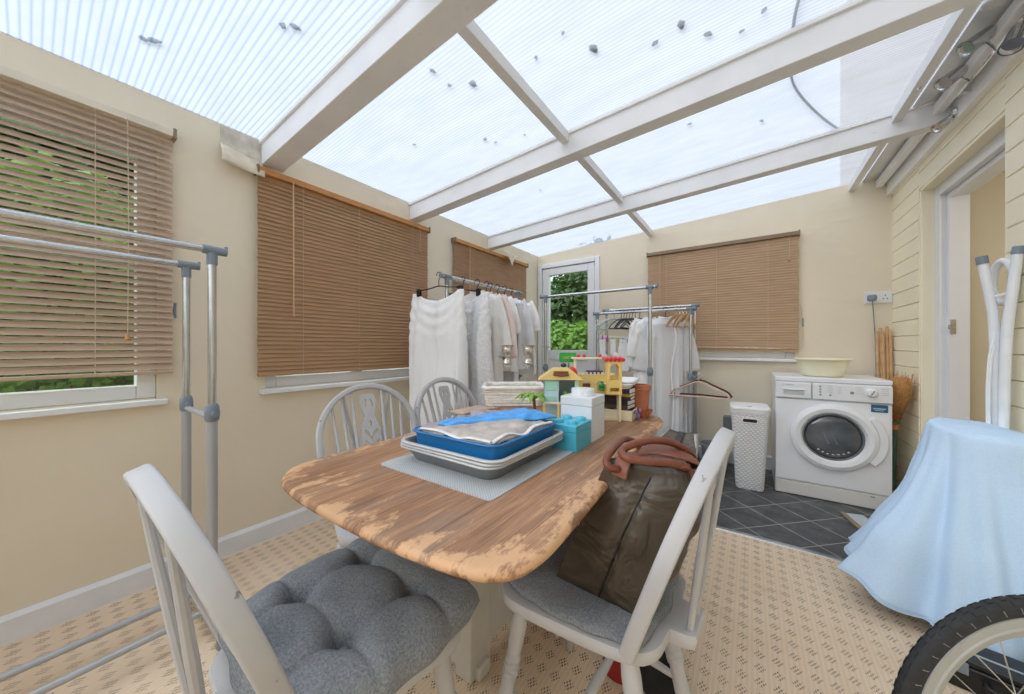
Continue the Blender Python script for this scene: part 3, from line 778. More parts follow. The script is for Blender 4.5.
# ================================================================== GARMENT RAILS
def rack(name, label, loc, rz, L, H_, rails=((0, 0),), foot=.42, coup=.83, base=((0, .08),), over=.05, link_=True, group=None, cat='clothes rail', foot_c=0):
    """rails: (y offset, extra height) each with a post at both ends; the rail runs along local X from 0 to -L"""
    t = thing(name, label, cat, loc, rz, group)
    for (y, dh) in rails:
        h = H_+dh
        MB().tube([(over, y, h), (-L-over, y, h)], .0125, 12).build('rail', M_STEEL, t)
        for x in (over, -L-over):
            s = 1 if x > 0 else -1
            m = MB(); m.tube([(x-s*.012, y, h), (x+s*.006, y, h)], .0155, 12); m.box((x+s*.004, y, h+.012), (.008, .014, .018)); m.build('end_stop', M_GREYPL, t, bevel=.001)
        for x in (0, -L):
            MB().tube([(x, y, coup-.02), (x, y, h-.01)], .0125, 12).build('upper_post', M_STEEL, t)
            MB().tube([(x, y, .03), (x, y, coup-.01)], .0165, 12).build('lower_post', M_GREYTUBE, t)
            m = MB(); m.tube([(x, y, h-.055), (x, y, h-.012)], .0165, 12); m.tube([(x-.028, y, h), (x+.028, y, h)], .0160, 12); m.build('tee_joint', M_GREYPL, t)
            m = MB(); m.lathe([(.0175, coup-.045), (.0225, coup-.035), (.0235, coup-.01), (.021, coup+.012), (.0155, coup+.022)], 14, c=(x, y, 0)); m.tube([(x, y-.02, coup-.014), (x, y-.042, coup-.014)], .0095, 8); m.build('collar', M_GREYPL, t)
    if len(rails) > 1 and link_:
        for x in (0, -L): MB().tube([(x, rails[0][0], coup-.03), (x, rails[1][0], coup-.03)], .011, 10).build('link_bar', M_GREYTUBE, t)
    for x in (0, -L):
        yy = sum(r[0] for r in rails)/len(rails)+foot_c; w = foot/2
        m = MB(); m.tube([(x, yy-w, .028), (x, yy+w, .028)], .0165, 12)
        m.build('foot_bar', M_GREYTUBE, t)
        for q in (-w, w): MB().lathe([(.019, 0), (.021, .01), (.02, .045), (.012, .048)], 12, c=(x, yy+q, 0)).build('foot_cap', M_GREYPL, t)
    for (y, z) in base:
        MB().tube([(0, y, z), (-L, y, z)], .0115, 10).build('base_bar', M_GREYTUBE, t)
    return t
GR = 'silver clothes rails'
RZ_Y = PI/2     # local X -> world Y
rack('clothes_rail', 'empty double silver clothes rail in front of the half-open taupe blind', (-1.667, .40, 0), RZ_Y, 1.25, 1.432, rails=((0, 0), (.363, -.006)), foot=.62, base=((0, .08), (.163, .08)), group=GR, over=.038)
rack('clothes_rail', 'silver clothes rail crowded with white clothes, along the left wall behind the table', (-1.64, 2.42, 0), RZ_Y, .83, 1.527, base=((0, .08),), group=GR, over=.055)
rack('clothes_rail', 'tall single silver clothes rail standing empty in front of the garden door', (-.632, 2.74, 0), 0, .915, 1.522, coup=.885, foot=.5, group=GR)
rack('clothes_rail', 'double silver clothes rail under the end wall window, hung with hangers and a robe', (-.425, 3.28, 0), 0, .835, 1.392, rails=((0, 0), (.27, .055)), coup=.82, foot=.5, base=((0, .08), (.27, .08)), over=.035, group=GR)
# ------------------------------------------------------------------ hangers
def hook_pts(r=.019, top=0., stem=.05):
    """hook centred so that the underside of its top touches z = 0 (the rail top)"""
    pts = [V(r*math.cos(a), 0, top+r*math.sin(a)-r+.001) for a in [rad(d) for d in range(-25, 200, 15)]]
    pts = [V(p.x, 0, p.z) for p in pts]
    end = pts[0]
    return [V(0, 0, -r*2-stem), V(0, 0, -r*2-.012), V(r*.55, 0, -r*1.85)]+pts
def shoulder_hanger(label, matx, loc, rz, w=.42, drop=.095, wire=.0042, bar=True, group='clothes hangers', flat=False, name='coat_hanger', hookm=None, tilt=0.):
    """loc = top of the rail; hanger plane = local XZ"""
    t = thing(name, label, 'hanger', loc, rz, group)
    t.rotation_euler = (0, tilt, rz)
    m = MB(); m.tube([p+V(0, 0, .012) for p in hook_pts()], .0022 if hookm else .003, 7); m.build('hook', hookm or matx, t)
    z0 = -.075
    arm = [V(-w/2, 0, z0-drop), V(-w*.36, 0, z0-drop*.55), V(-w*.18, 0, z0-drop*.16), V(0, 0, z0), V(w*.18, 0, z0-drop*.16), V(w*.36, 0, z0-drop*.55), V(w/2, 0, z0-drop)]
    m = MB(); pts = spline(arm, 4)
    if flat: m.sweep(pts, rrect(.006, .03, .0028, 2), up=V(0, 0, 1))
    else: m.tube(pts, wire, 8)
    if bar: m.tube([V(-w/2, 0, z0-drop), V(w/2, 0, z0-drop)], wire*.9, 7)
    m.build('shoulder_bar', matx, t); return t
def clip_hanger(label, loc, rz, w=.36, group='black clip hangers'):
    t = thing('clip_hanger', label, 'hanger', loc, rz, group)
    MB().tube([p+V(0, 0, .012) for p in hook_pts()], .0028, 7).build('hook', M_BLACKWIRE, t)
    MB().tube(spline([V(-w/2, 0, -.098), V(-w*.2, 0, -.09), V(0, 0, -.078), V(w*.2, 0, -.09), V(w/2, 0, -.098)], 4), .004, 8).build('shoulder_bar', M_BLACKWIRE, t)
    for s in (-1, 1):
        m = MB(); m.box((s*w*.43, -.007, -.112), (.030, .005, .05)); m.box((s*w*.43, .007, -.112), (.030, .005, .05)); m.build('clip', M_BLACKPL, t, bevel=.002)
    return t
# ------------------------------------------------------------------ garments
def cloth_tube(m, rows, n=44, nv=34, folds=5, amp=.25, seed=0., yoff=0.):
    """closed flattened tube of cloth. rows: [(t, (cx, cz, half_width, half_depth))]; folds grow downwards"""
    rings = []
    for j in range(nv):
        t = j/(nv-1); cx, cz, hw, hd = keyf(rows, t); ring = []
        for i in range(n):
            a = 2*PI*i/n; c, s = math.cos(a), math.sin(a)
            x = cx+hw*math.copysign(abs(c)**.8, c)
            u = c
            f = math.sin(u*folds*1.6+seed*2.1+t*1.1)*.6+math.sin(u*folds*3.1+seed+t*2.)*.35
            d = hd*math.copysign(abs(s)**.6, s)*(1+.2*f)+hd*amp*4*f*min(1, .25+t)*(.35+.65*t)
            nz = noise.noise((x*6+seed, t*3, seed*1.7))
            d += hd*.5*nz
            ring.append(V(x, yoff+d, cz+.004*math.sin(a*3+seed)*t))
        rings.append(ring)
    m.rings(rings, True, True, True); return m
def trousers(label, mt, loc, rz, w=.40, L=1.0, seed=1., sag=.03, flare=1., group='white clothes on the rail'):
    t = thing('trousers', label, 'trousers', loc, rz, group)
    m = MB(); n, nv = 72, 46; rings = []
    for j in range(nv):
        q = j/(nv-1); ring = []; leg = max(0., min(1., (q-.22)/.16)); hw = w/2*keyf([(0, 1.), (.3, 1.05), (1, 1.12*flare)], q); hd = keyf([(0, .012), (.12, .030), (.35, .046), (1, .040)], q)
        for i in range(n):
            a = 2*PI*i/n; c, sn = math.cos(a), math.sin(a); u = math.copysign(abs(c)**.85, c); x = u*hw
            prof = math.copysign(abs(sn)**.55, sn)
            cut = 1-leg*math.exp(-(u/.13)**2)*.93           # the two legs part below the crotch
            swag = math.sin(2*PI*(-L*q-2.6*x*x+.02*math.sin(x*9+seed))/.085)*math.exp(-((q-.17)/.15)**2)*(1-.5*abs(u))
            fold = math.sin(u*9+seed*2+q*1.5)*.35+math.sin(u*17+seed+q*3)*.22
            d = hd*prof*cut*(1+.25*swag)+cut*(.026*fold*min(1, .35+q)*2.0+.017*swag)
            d += .016*noise.noise((x*7+seed, q*4, seed))
            z = -L*q-(sag*2*(1-abs(u*1.25)**2)*math.exp(-q/.10) if abs(u) < .8 else 0)
            ring.append(V(x, d, z))
        rings.append(ring)
    m.rings(rings); m.build('cloth_body', mt, t, sharp=0)
    return t
def top(label, mt, loc, rz, w=.40, L=.62, sleeve=.22, sw=.085, seed=2., group='white clothes on the rail', name='shirt', hem=1.08, trim=None, cat='shirt', collar=True, depth=.035):
    t = thing(name, label, cat, loc, rz, group)
    m = MB()
    cloth_tube(m, [(0, (0, .012, .055, .022)), (.05, (0, -.012, w*.30, .03)), (.12, (0, -.05, w*.46, depth)), (.3, (0, -.16, w*.48, depth)), (1, (0, -L, w*.5*hem, depth))], folds=6, amp=.30, seed=seed, n=64, nv=44)
    m.build('cloth_body', mt, t, sharp=0)
    if sleeve:
        for s in (-1, 1):
            m = MB(); rings = []; n = 26; nv = 20
            A, B_ = V(s*w*.37, 0, -.040), V(s*(w*.43+sleeve*.16), -.012, -.045-sleeve)
            for j in range(nv):
                q = j/(nv-1); c = A.lerp(B_, q); c.x += s*.018*math.sin(q*PI); d = V(s*lerp(.75, .18, min(1, q*2.2)), 0, -1).normalized(); side = V(-d.z, 0, d.x); hw = lerp(sw*.62, sw*.72, q); ring = []
                for i in range(n):
                    an = 2*PI*i/n; fo = 1+.35*math.sin(an*3+seed+q*4)+.2*math.sin(an*5+seed*2); ring.append(c+side*hw*math.cos(an)+V(0, 1, 0)*(.020*math.sin(an)*fo)+V(.004*noise.noise((an, q*3, seed)), .008*noise.noise((q*6, seed, s)), 0))
                rings.append(ring)
            m.rings(rings); m.build('sleeve', mt, t, sharp=0)
    if collar:
        m = MB(); m.tube([V(.058*math.cos(a), .026*math.sin(a), .012+.006*math.cos(a*2)) for a in [2*PI*k/20 for k in range(20)]], .006, 6, closed=True); m.build('neckband', trim or mt, t, sharp=0)
    return t
RX, RZ2 = -1.64, 1.540
HG = 'hangers in the crowded white rail'
clip_hanger('black clip hanger gripping the first white trousers, nearest on the crowded rail', (RX-.03, 1.545, RZ2), rad(7), .40, HG)
trousers('draped plain white trousers, nearest on the crowded rail', M_CLOTH_W, (RX-.045, 1.545, RZ2-.115), rad(7), .44, 1.02, 1.3)
clip_hanger('black clip hanger gripping the lace trousers on the crowded rail', (RX, 1.74, RZ2), rad(-6), .36, HG)
trousers('white textured lace trousers behind the plain white trousers', M_LACE, (RX+.03, 1.74, RZ2-.115), rad(-6), .42, 1.0, 2.2, flare=1.05)
def hung(f, label, hl, mt, y, dx=0, rz=0, **kw):
    shoulder_hanger(hl, M_BLACKWIRE, (RX+dx, y, RZ2), rz, .38, group=HG)
    return f(label, mt, (RX+dx, y, RZ2-.095), rz, **kw)
hung(top, 'ivory long tunic hanging behind the lace trousers', 'black hanger inside the ivory tunic', M_CLOTH_I, 1.87, .02, rad(6), w=.40, L=.78, sleeve=.40, seed=1.1, name='tunic', cat='tunic')
hung(top, 'pale pink blouse sleeve showing between white clothes', 'black hanger inside the pink blouse', M_CLOTH_P, 1.96, .03, rad(-3), w=.40, L=.52, sleeve=.42, seed=3.1, name='blouse', cat='blouse')
hung(top, 'white ruffled blouse hanging beside the pink blouse', 'black hanger inside the ruffled blouse', M_CLOTH_W, 2.03, .01, rad(5), w=.40, L=.56, sleeve=.25, seed=5.1, name='blouse', cat='blouse')
hung(top, 'long pale grey dress hanging to the table edge', 'black hanger inside the long grey dress', M_CLOTH_G, 2.11, .02, rad(-4), w=.38, L=1.05, sleeve=0, seed=6.4, name='dress', cat='dress', hem=1.2)
hung(top, 'pale grey short jacket between the grey dress and the white shirt', 'black hanger inside the grey jacket', M_CLOTH_G, 2.20, .02, rad(3), w=.40, L=.55, sleeve=.35, seed=7.4, name='jacket', cat='jacket', depth=.05)
hung(top, 'crisp white short-sleeved shirt, farthest on the crowded rail', 'white-topped hanger inside the short-sleeved shirt', M_CLOTH_W, 2.32, .0, rad(2), w=.44, L=.60, sleeve=.22, seed=8.8)
# ---- double rail under the window
KX, KY, KZ = -.425, 3.28, 1.405
shoulder_hanger('black hanger holding the long grey robe', M_BLACKWIRE, (-.625, KY, KZ), rad(30), .32, group='hangers on the double rail')
top('long grey robe with white piping hanging open on the double rail', M_CLOTH_G, (-.625, KY-.01, KZ-.092), rad(30), w=.36, L=1.08, sleeve=.42, sw=.10, seed=2.6, name='robe', cat='robe', hem=.95, trim=M_CLOTH_W, depth=.05, group='clothes on the double rail')
rb = [o for o in bpy.data.objects if o.name.startswith('robe')][0]
m = MB(); m.tube(spline([V(.05, -.03, .01), V(.075, -.052, -.18), V(.03, -.06, -.45), V(.05, -.06, -.75), V(.03, -.058, -1.06)], 6), .006, 6); m.build('piping', M_CLOTH_W, rb)
m = MB(); m.tube(spline([V(-.05, -.03, .01), V(-.03, -.052, -.2), V(-.04, -.06, -.5)], 6), .006, 6); m.build('piping', M_CLOTH_W, rb)
shoulder_hanger('black hanger inside the white short-sleeved top on the double rail', M_BLACKWIRE, (-.755, KY, KZ), rad(52), .32, group='hangers on the double rail')
top('white short-sleeved top hanging left of the grey robe', M_CLOTH_W, (-.755, KY-.01, KZ-.092), rad(52), w=.34, L=.98, sleeve=.30, seed=4.2, name='top', cat='top', group='clothes on the double rail', hem=.95)
shoulder_hanger('black hanger inside the small white vest', M_BLACKWIRE, (-.85, KY, KZ), rad(66), .26, group='hangers on the double rail')
top('small white vest hanging behind the tall rail post', M_CLOTH_W, (-.85, KY-.01, KZ-.10), rad(66), w=.26, L=.42, sleeve=0, seed=9.2, name='vest', cat='vest', group='clothes on the double rail')
for k in range(6):
    shoulder_hanger('empty black plastic hanger in the dark cluster on the double rail', M_BLACKWIRE, (-1.02+.026*k, KY, KZ), rad(64+R.uniform(-12, 12)), .32, wire=.005, group='empty black hangers on the double rail', tilt=rad(R.uniform(-4, 4)))
M_WOODH = mat('pale_wood_hanger', '#c9a67c', .5)
for k in range(5):
    shoulder_hanger('empty pale wooden hanger at the right end of the double rail', M_WOODH, (-.535+.026*k, KY, KZ), rad(80+R.uniform(-6, 6)), .38, flat=True, hookm=M_CHROME, group='empty wooden hangers on the double rail')
M_TEALH = mat('pale_teal_hanger_plastic', '#8fb7bf', .45)
shoulder_hanger('pale teal plastic hanger on the double rail', M_TEALH, (-1.09, KY, KZ), rad(35), .34, wire=.006)
M_WHITEPL = mat('white_plastic', '#eceded', .4)
shoulder_hanger('white plastic hanger on the double rail beside the teal one', M_WHITEPL, (-1.15, KY, KZ), rad(15), .30, wire=.006)
# round peg dryer with small white baby clothes
pd = thing('peg_hanger', 'white peg hanger with coloured pegs, hung on the double rail', 'peg hanger', (-1.10, KY, KZ))
MB().tube([p+V(0, 0, .012) for p in hook_pts()], .003, 7).build('hook', M_WHITEPL, pd)
m = MB(); m.sweep([V(-.17, .02, -.235), V(.22, -.02, -.262)], rrect(.02, .018, .005, 2)); m.build('peg_bar', M_WHITEPL, pd)
m = MB()
for x in (-.15, .2): m.tube([V(0, 0, -.09), V(x, -.0, -.235)], .0025, 6)
m.build('wire_stay', M_GREYPL, pd)
PEG = [('teal', '#3f9fa6'), ('magenta', '#c04fb4'), ('magenta', '#c04fb4'), ('yellow', '#d8d04a'), ('yellow', '#d8d04a'), ('teal', '#3f9fa6'), ('teal', '#3f9fa6'), ('pink', '#d9a2ae')]
for k, (nm, c) in enumerate(PEG):
    x = -.155+.05*k; zz = -.238-.027*(x+.17)/.39
    m = MB()
    for s in (-1, 1): m.box((x, s*.006, zz-.018), (.013, .005, .062), M=Matrix.Rotation(s*.14, 3, 'X'))
    o = m.build('peg', mat(nm+'_peg_plastic', c, .45), pd, bevel=.001); o['label'] = nm+' peg'
def sock(label, x, L, seed, loc=(-1.10, KY, KZ), w=.035, foot=True):
    t = thing('sock' if foot else 'bib', label, 'sock' if foot else 'bib', (loc[0]+x, loc[1]-.002, loc[2]-.272), rad(R.uniform(-20, 20)), 'small white washing on the peg hanger')
    m = MB()
    if foot:
        pts = spline([V(0, 0, 0), V(.004, 0, -L*.45), V(.002, 0, -L*.68), V(.03, 0, -L*.86), V(.065, 0, -L)], 5)
        m.sweep(pts, [(p[0], p[1]) for p in circ(1, 14)], up=V(0, 1, 0), scale=[w*.62*(1 if i < len(pts)-3 else (.95, .8, .45)[i-len(pts)+3]) for i in range(len(pts))])
        for v in m.bm.verts: v.co.y *= .38
    else: cloth_tube(m, [(0, (0, 0, w*.7, .010)), (.3, (0, -L*.3, w, .012)), (1, (0, -L, w*1.2, .014))], folds=3, amp=.25, seed=seed, n=26, nv=18)
    m.build('cloth_body', M_CLOTH_W, t, sharp=0)
    return t
sock('white sock on the magenta pegs of the peg hanger', -.105, .21, 1, w=.05)
sock('white sock on the yellow pegs of the peg hanger', .0, .185, 2, w=.042)
sock('long white bib on the teal pegs of the peg hanger', .105, .30, 3, w=.052, foot=False)
sock('short white sock on the pink peg at the end of the peg hanger', .19, .15, 4, w=.04)
# blush velvet hangers hooked low on the rail posts
M_BLUSH = mat('blush_velvet', '#d9b9ab', .85); M_WINE = mat('dark_brown_edge', '#4a2a26', .6)
for k, (dy, mt, lb) in enumerate(((-.06, M_BLUSH, 'blush velvet suit hanger hooked low on the double rail, in front'), (-.02, M_WINE, 'dark brown suit hanger hooked low behind the blush velvet one'))):
    t = thing('suit_hanger', lb, 'hanger', (-.36+.012*k, KY+dy, .815+.012*k), rad(-3))
    MB().tube([p+V(0, 0, .012) for p in hook_pts(.019, 0, .02)], .0026, 7).build('hook', M_CHROME, t)
    arm = [V(-.215, 0, -.155), V(-.19, 0, -.128), V(-.10, 0, -.085), V(0, 0, -.045), V(.10, 0, -.085), V(.19, 0, -.128), V(.215, 0, -.155), V(.205, 0, -.172), V(0, 0, -.168), V(-.205, 0, -.172)]
    MB().sweep(spline(arm, 4, True), rrect(.012, .020, .004, 2), up=V(0, 1, 0), closed=True).build('shoulder_bar', mt, t)
# ================================================================== THINGS ON THE TABLE
T0 = TZ
m_ = None
def m_mat():
    m = bpy.data.materials.new('pale_grey_woven_vinyl'); nt = NT(m); vec = nt.coord(); x, y, z = sep(nt, vec)
    a = nt.math('SINE', nt.math('MULTIPLY', x, 2*PI/.0075)); b = nt.math('SINE', nt.math('MULTIPLY', y, 2*PI/.0075))
    k = nt.math('MULTIPLY_ADD', nt.math('MULTIPLY', a, b), .5, .5)
    nt.bsdf(nt.mix(k, lin('#a3a8ab'), lin('#c9cdcf')), .6, 0, nt.bump(k, .4, .002), .3); return m
o = MB().prism([(x-.628, y+.745) for x, y in rrect(.385, .40, .012)], T0+.0002, T0+.0032).build('placemat', m_mat()); tag(o, 'pale grey woven placemat under the roasting trays', 'placemat')
# nested roasting trays
M_TRAY = mat('dark_grey_enamel_tray', '#85878b', .35, .4); M_TRAYRIM = mat('white_tray_rim', '#bfc1c2', .4)
def tray(label, matx, w, d, h, loc, rz, rim=.012, rimm=None, wall=.004, name='roasting_tray', group=None, cat='tray', flare=.86):
    t = thing(name, label, cat, loc, rz, group)
    m = MB(); rings = []
    for k, z, in ((flare*.97, 0), (flare, .004), (1-.02, h-.004), (1, h)):
        rings.append([V(x, y, z) for x, y in rrect(w*k, d*k, .035*k)])
    for k, z in ((1-wall*2/w*1.5, h), (flare, wall+.003), (flare*.95, wall)):
        rings.append([V(x, y, z) for x, y in rrect(w*k, d*k, .035*k)])
    m.rings(rings); m.build('tray_body', matx, t, sharp=40)
    m = MB(); m.sweep([V(x, y, h-.001) for x, y in rrect(w+rim*.6, d+rim*.6, .038)], rrect(rim, .006, .0028, 2), closed=True); m.build('rim', rimm or matx, t, sharp=45)
    return t
for k in range(3):
    tray(['dark grey roasting tray at the bottom of the stack on the placemat', 'grey roasting tray in the middle of the stack', 'grey pale-rimmed roasting tray directly under the blue tray'][k], M_TRAY, .335, .345, .042, (-.634+.002*(k-1), .766, T0+.0035+.0075*k), rad(-.8+.8*k), .012, M_TRAYRIM, group='stacked roasting trays')
M_BLUE = mat('royal_blue_plastic', '#1d6fae', .35, var=.05)
BT = (-.622, .762, T0+.0425)
tray('blue plastic tray holding flat plastic bags, on top of the roasting trays', M_BLUE, .298, .315, .048, BT, rad(1), .006, None, .005, name='blue_tray', flare=.965)
def crumple(name, label, matx, pts, zfun, seed, cat, th=.006, n=44, amp=.006):
    """thin crumpled packet over a four-cornered outline"""
    a, b, c, d = [V(*p, 0) for p in pts]
    def f(u, v, top):
        p = a.lerp(b, u).lerp(d.lerp(c, u), v)
        e = min(u, 1-u, v, 1-v); q = min(1, e*9)**.5
        z = zfun(u, v)+noise.noise((p.x*14+seed, p.y*14, seed))*amp+(.5-abs(noise.noise((p.x*22, p.y*22+seed, 1.)))*1.8)*amp*.9+(.4-abs(noise.noise((p.x*48+seed, p.y*48, 4.)))*1.5)*amp*.5
        wob = noise.noise((p.x*20, p.y*20, seed+5))*.008*(1-q)
        return V(p.x+wob, p.y-wob, z+(th*q if top else 0))
    loc = sum((V(*p, 0) for p in pts), V(0, 0, 0))/4+V(0, 0, zfun(.5, .5))
    m = MB(); m.grid(lambda u, v: f(u, v, True), n, n); m.grid(lambda u, v: f(u, v, False), n, n)
    bmesh.ops.remove_doubles(m.bm, verts=m.bm.verts, dist=.0004)
    o = m.build(name, matx, None, off=loc, sharp=0); o.location = loc
    return tag(o, label, cat)
M_PLBLUE = mat('bright_blue_plastic_bag', '#4aa0e6', .3, var=.2, vscale=30, bump=.4, bscale=40)
M_PLGREY = mat('crinkled_grey_plastic', '#b5aca4', .35, var=.25, vscale=25, bump=.6, bscale=45)
M_PLMAUVE = mat('mauve_grey_plastic', '#a2969c', .35, var=.2, vscale=25, bump=.6, bscale=45)
M_PLWHITE = mat('white_plastic_packet', '#e3e1de', .35, var=.1, vscale=25, bump=.4)
M_TANPK = mat('tan_packet', '#b49a83', .6, var=.1)
zt = T0+.082
gb = crumple('plastic_bag', 'grey crinkled plastic bag on the right half of the blue tray', M_PLGREY, [(-.74, .612), (-.488, .612), (-.476, .885), (-.60, .905)], lambda u, v: zt+.006+.010*math.sin(v*PI)*math.sin(u*PI), 1, 'plastic bag', .010)
for nm, pts in (('front', [(-.735, .617), (-.66, .612), (-.60, .618), (-.55, .611), (-.492, .616)]), ('right', [(-.490, .618), (-.497, .69), (-.482, .74), (-.488, .80), (-.478, .88)])):
    m = MB(); m.sweep(spline([V(x, y, zt+.014+.006*math.sin(i*2.3)) for i, (x, y) in enumerate(pts)], 5), rrect(.012, .005, .002, 1)); o = m.build('heat_sealed_edge', M_PLWHITE, gb, off=gb.location); o['label'] = 'pale crinkled edge'
crumple('plastic_bag', 'mauve grey plastic bag on the left half of the blue tray', M_PLMAUVE, [(-.748, .612), (-.66, .64), (-.66, .905), (-.76, .91)], lambda u, v: zt+.008+.012*v, 2, 'plastic bag', .008)
crumple('plastic_bag', 'bright blue plastic bag lying on the crinkled grey bags', M_PLBLUE, [(-.715, .655), (-.67, .648), (-.474, .912), (-.64, .93)], lambda u, v: zt+.019+.014*math.sin(u*PI)*v, 3, 'plastic bag', .009)
crumple('paper_packet', 'tan packet tucked at the back of the blue tray', M_TANPK, [(-.80, .78), (-.73, .78), (-.70, .93), (-.79, .93)], lambda u, v: zt+.024, 4, 'packet', .006, 12, .003)
# turquoise and white stud-topped storage bricks
def brick(label, matx, w, d, h, loc, rz, studs, sr, sh, lid=.022):
    t = thing('storage_brick', label, 'storage box', loc, rz)
    MB().box((0, 0, (h-lid)/2), (w*.985, d*.985, h-lid)).build('box_body', matx, t, bevel=.002)
    MB().box((0, 0, h-lid/2+.0004), (w, d, lid)).build('lid', matx, t, bevel=.003)
    for x, y in studs: MB().lathe([(sr, h-.001), (sr, h+sh-.002), (sr-.002, h+sh)], 24, c=(x, y, 0)).build('stud', matx, t, sharp=50)
    return t
M_TURQ = mat('turquoise_plastic', '#4fb9d3', .35, var=.03)
M_PURPL = mat('cool_white_plastic', '#dfe3e7', .4, var=.03)
brick('turquoise four-stud storage brick box beside the trays', M_TURQ, .098, .122, .079, (-.476, 1.0, T0), rad(1), [(x, y) for x in (-.024, .024) for y in (-.031, .031)], .0165, .011)
brick('white storage brick box with one wide stud, behind the turquoise brick box', M_PURPL, .115, .125, .147, (-.486, 1.128, T0), rad(1), [(0, 0)], .040, .024, .03)
# ---- toy houses
M_TY = mat('pale_yellow_toy_plastic', '#eccd7e', .4); M_TG = mat('mint_toy_plastic', '#a9dcc4', .4); M_TB = mat('ice_blue_toy_plastic', '#c3dbe4', .4)
M_TR = mat('red_toy_plastic', '#d2302f', .35); M_TBR = mat('brown_toy_plastic', '#7b4a26', .5); M_TGR = mat('green_toy_plastic', '#2fa04a', .4); M_TLG = mat('lime_leaf_plastic', '#7ba83c', .5, var=.3, vscale=60)
M_TCR = mat('cream_toy_plastic', '#efe3c6', .45); M_TPU = mat('plum_toy_plastic', '#5b3a63', .45)
h = thing('toy_house', 'open two-storey toy villa with mint walls and yellow roof, behind the storage bricks', 'toy house', (-.62, 1.22, T0), rad(28)); h.scale = (1, 1, 1.17)
m = MB(); m.b2((-.07, -.06, 0), (.07, .06, .006)); m.b2((-.07, -.06, .083), (.07, .06, .090)); m.build('floor_plate', M_TCR, h, bevel=.001)
m = MB()
for x, y in ((-.065, -.055), (-.01, -.055), (.065, -.055), (-.065, .055)): m.box((x, y, .045), (.009, .009, .08))
m.build('post', M_TY, h, bevel=.001)
m = MB(); m.b2((.058, -.055, .006), (.066, .055, .083)); m.b2((-.06, .05, .006), (.066, .056, .083)); m.build('ground_floor_wall', M_TB, h, bevel=.001)
m = MB(); m.b2((-.066, -.057, .09), (-.008, -.050, .165)); m.b2((-.066, .05, .09), (.066, .057, .165)); m.b2((-.066, -.057, .09), (-.06, .057, .165)); m.build('upper_wall', M_TB, h, bevel=.001)
for z0, z1 in ((.128, .158), (.094, .110)): MB().b2((-.060, -.0590, z0), (-.014, -.0565, z1)).build('shutter', M_TG, h, bevel=.001)
m = MB(); m.b2((.052, -.057, .09), (.066, .057, .165)); m.build('side_wall', M_TG, h, bevel=.001)
m = MB(); m.prism([(-.09, .163), (.085, .163), (.07, .172), (.03, .198), (-.03, .198), (-.075, .172)], -.07, .065, M=XZ); m.build('roof', M_TY, h, bevel=.002)
m = MB(); m.prism([(-.03, .180), (.03, .180), (.026, .192), (-.026, .192)], -.073, -.05, M=XZ); m.tube([(-.028, -.075, .181), (0, -.076, .178), (.028, -.075, .181)], .004, 6); m.build('roof_truss', M_TBR, h)
m = MB(); m.box((-.02, .0, .105), (.03, .04, .03)); m.box((.03, .02, .10), (.02, .03, .02)); m.build('furniture', M_TBR, h, bevel=.002)
m = MB(); m.sphere((.02, -.03, .108), (.014, .012, .016), 8, 6); m.build('plant', M_TLG, h)
m = MB(); m.box((-.035, -.01, .022), (.025, .02, .03)); m.box((.02, .01, .018), (.02, .03, .024)); m.build('furniture', M_TG, h, bevel=.002)
h = thing('toy_house', 'long yellow toy house with arches and red-roofed tower, behind the white storage brick', 'toy house', (-.56, 1.40, T0), rad(30))
arch = lambda cx, z0, w_, hh: [(cx-w_/2, z0), (cx+w_/2, z0)]+[(cx+w_/2*math.cos(a), z0+hh-w_/2+w_/2*math.sin(a)) for a in [PI*k/8 for k in range(9)]]
me = curve_plate('facade', [[(-.105, .12), (.10, .12), (.10, .195), (-.105, .195)], arch(-.08, .128, .022, .05), arch(-.025, .126, .034, .045), arch(.035, .126, .034, .045)], .012, Matrix.Rotation(PI/2, 4, 'X'))
link('facade', me, M_TY, h, bevel=.001)
me = curve_plate('tower', [[(.055, .118), (.115, .118), (.115, .262), (.055, .262)], arch(.085, .178, .036, .068), [(.066, .130), (.104, .130), (.104, .145), (.066, .145)]], .05, Matrix.Translation((0, -.02, 0)) @ Matrix.Rotation(PI/2, 4, 'X'))
link('tower', me, M_TY, h, bevel=.001)
m = MB()
for k in range(5): m.tube([(.051+.017*k, -.052, .262), (.051+.017*k, .01, .268)], .0085, 8)
m.b2((.046, -.05, .262), (.124, .008, .268)); m.build('tower_roof', M_TR, h, bevel=.001)
m = MB(); m.b2((-.10, .0, .0), (.11, .11, .008)); m.b2((-.105, .0, .112), (.115, .11, .120)); m.b2((-.105, .1, 0), (.115, .11, .195)); m.b2((.107, -.03, 0), (.115, .11, .12)); m.build('floor_plate', M_TCR, h, bevel=.001)
m = MB(); m.b2((-.085, .02, .262), (.056, .07, .270)); m.box((-.07, .04, .23), (.012, .012, .07)); m.build('roof_terrace', M_TCR, h, bevel=.001)
m = MB()
for k in range(7): m.box((-.055+.016*k, -.006, .201), (.008, .008, .012))
m.build('battlement', M_TCR, h, bevel=.001)
m = MB(); m.b2((-.02, .03, .196), (.05, .06, .212)); m.build('bench', M_TPU, h, bevel=.002)
m = MB()
for x, r_, z in ((-.088, .026, .196),): m.lathe([(r_, z), (r_*.95, z+.012), (r_*.6, z+.028), (.003, z+.036)], 12, c=(x, -.005, 0))
m.build('dome_roof', M_TR, h)
m = MB()
for x, z in ((-.055, .275), (-.03, .275), (.04, .275)): MB().sphere((x, .04, z), (.008, .008, .010), 8, 6).build('flower_pot', M_TR, h)
m = MB(); m.box((.035, -.01, .14), (.02, .008, .02)); m.sphere((.035, -.014, .153), .012, 8, 6); m.build('shrub', M_TGR, h)
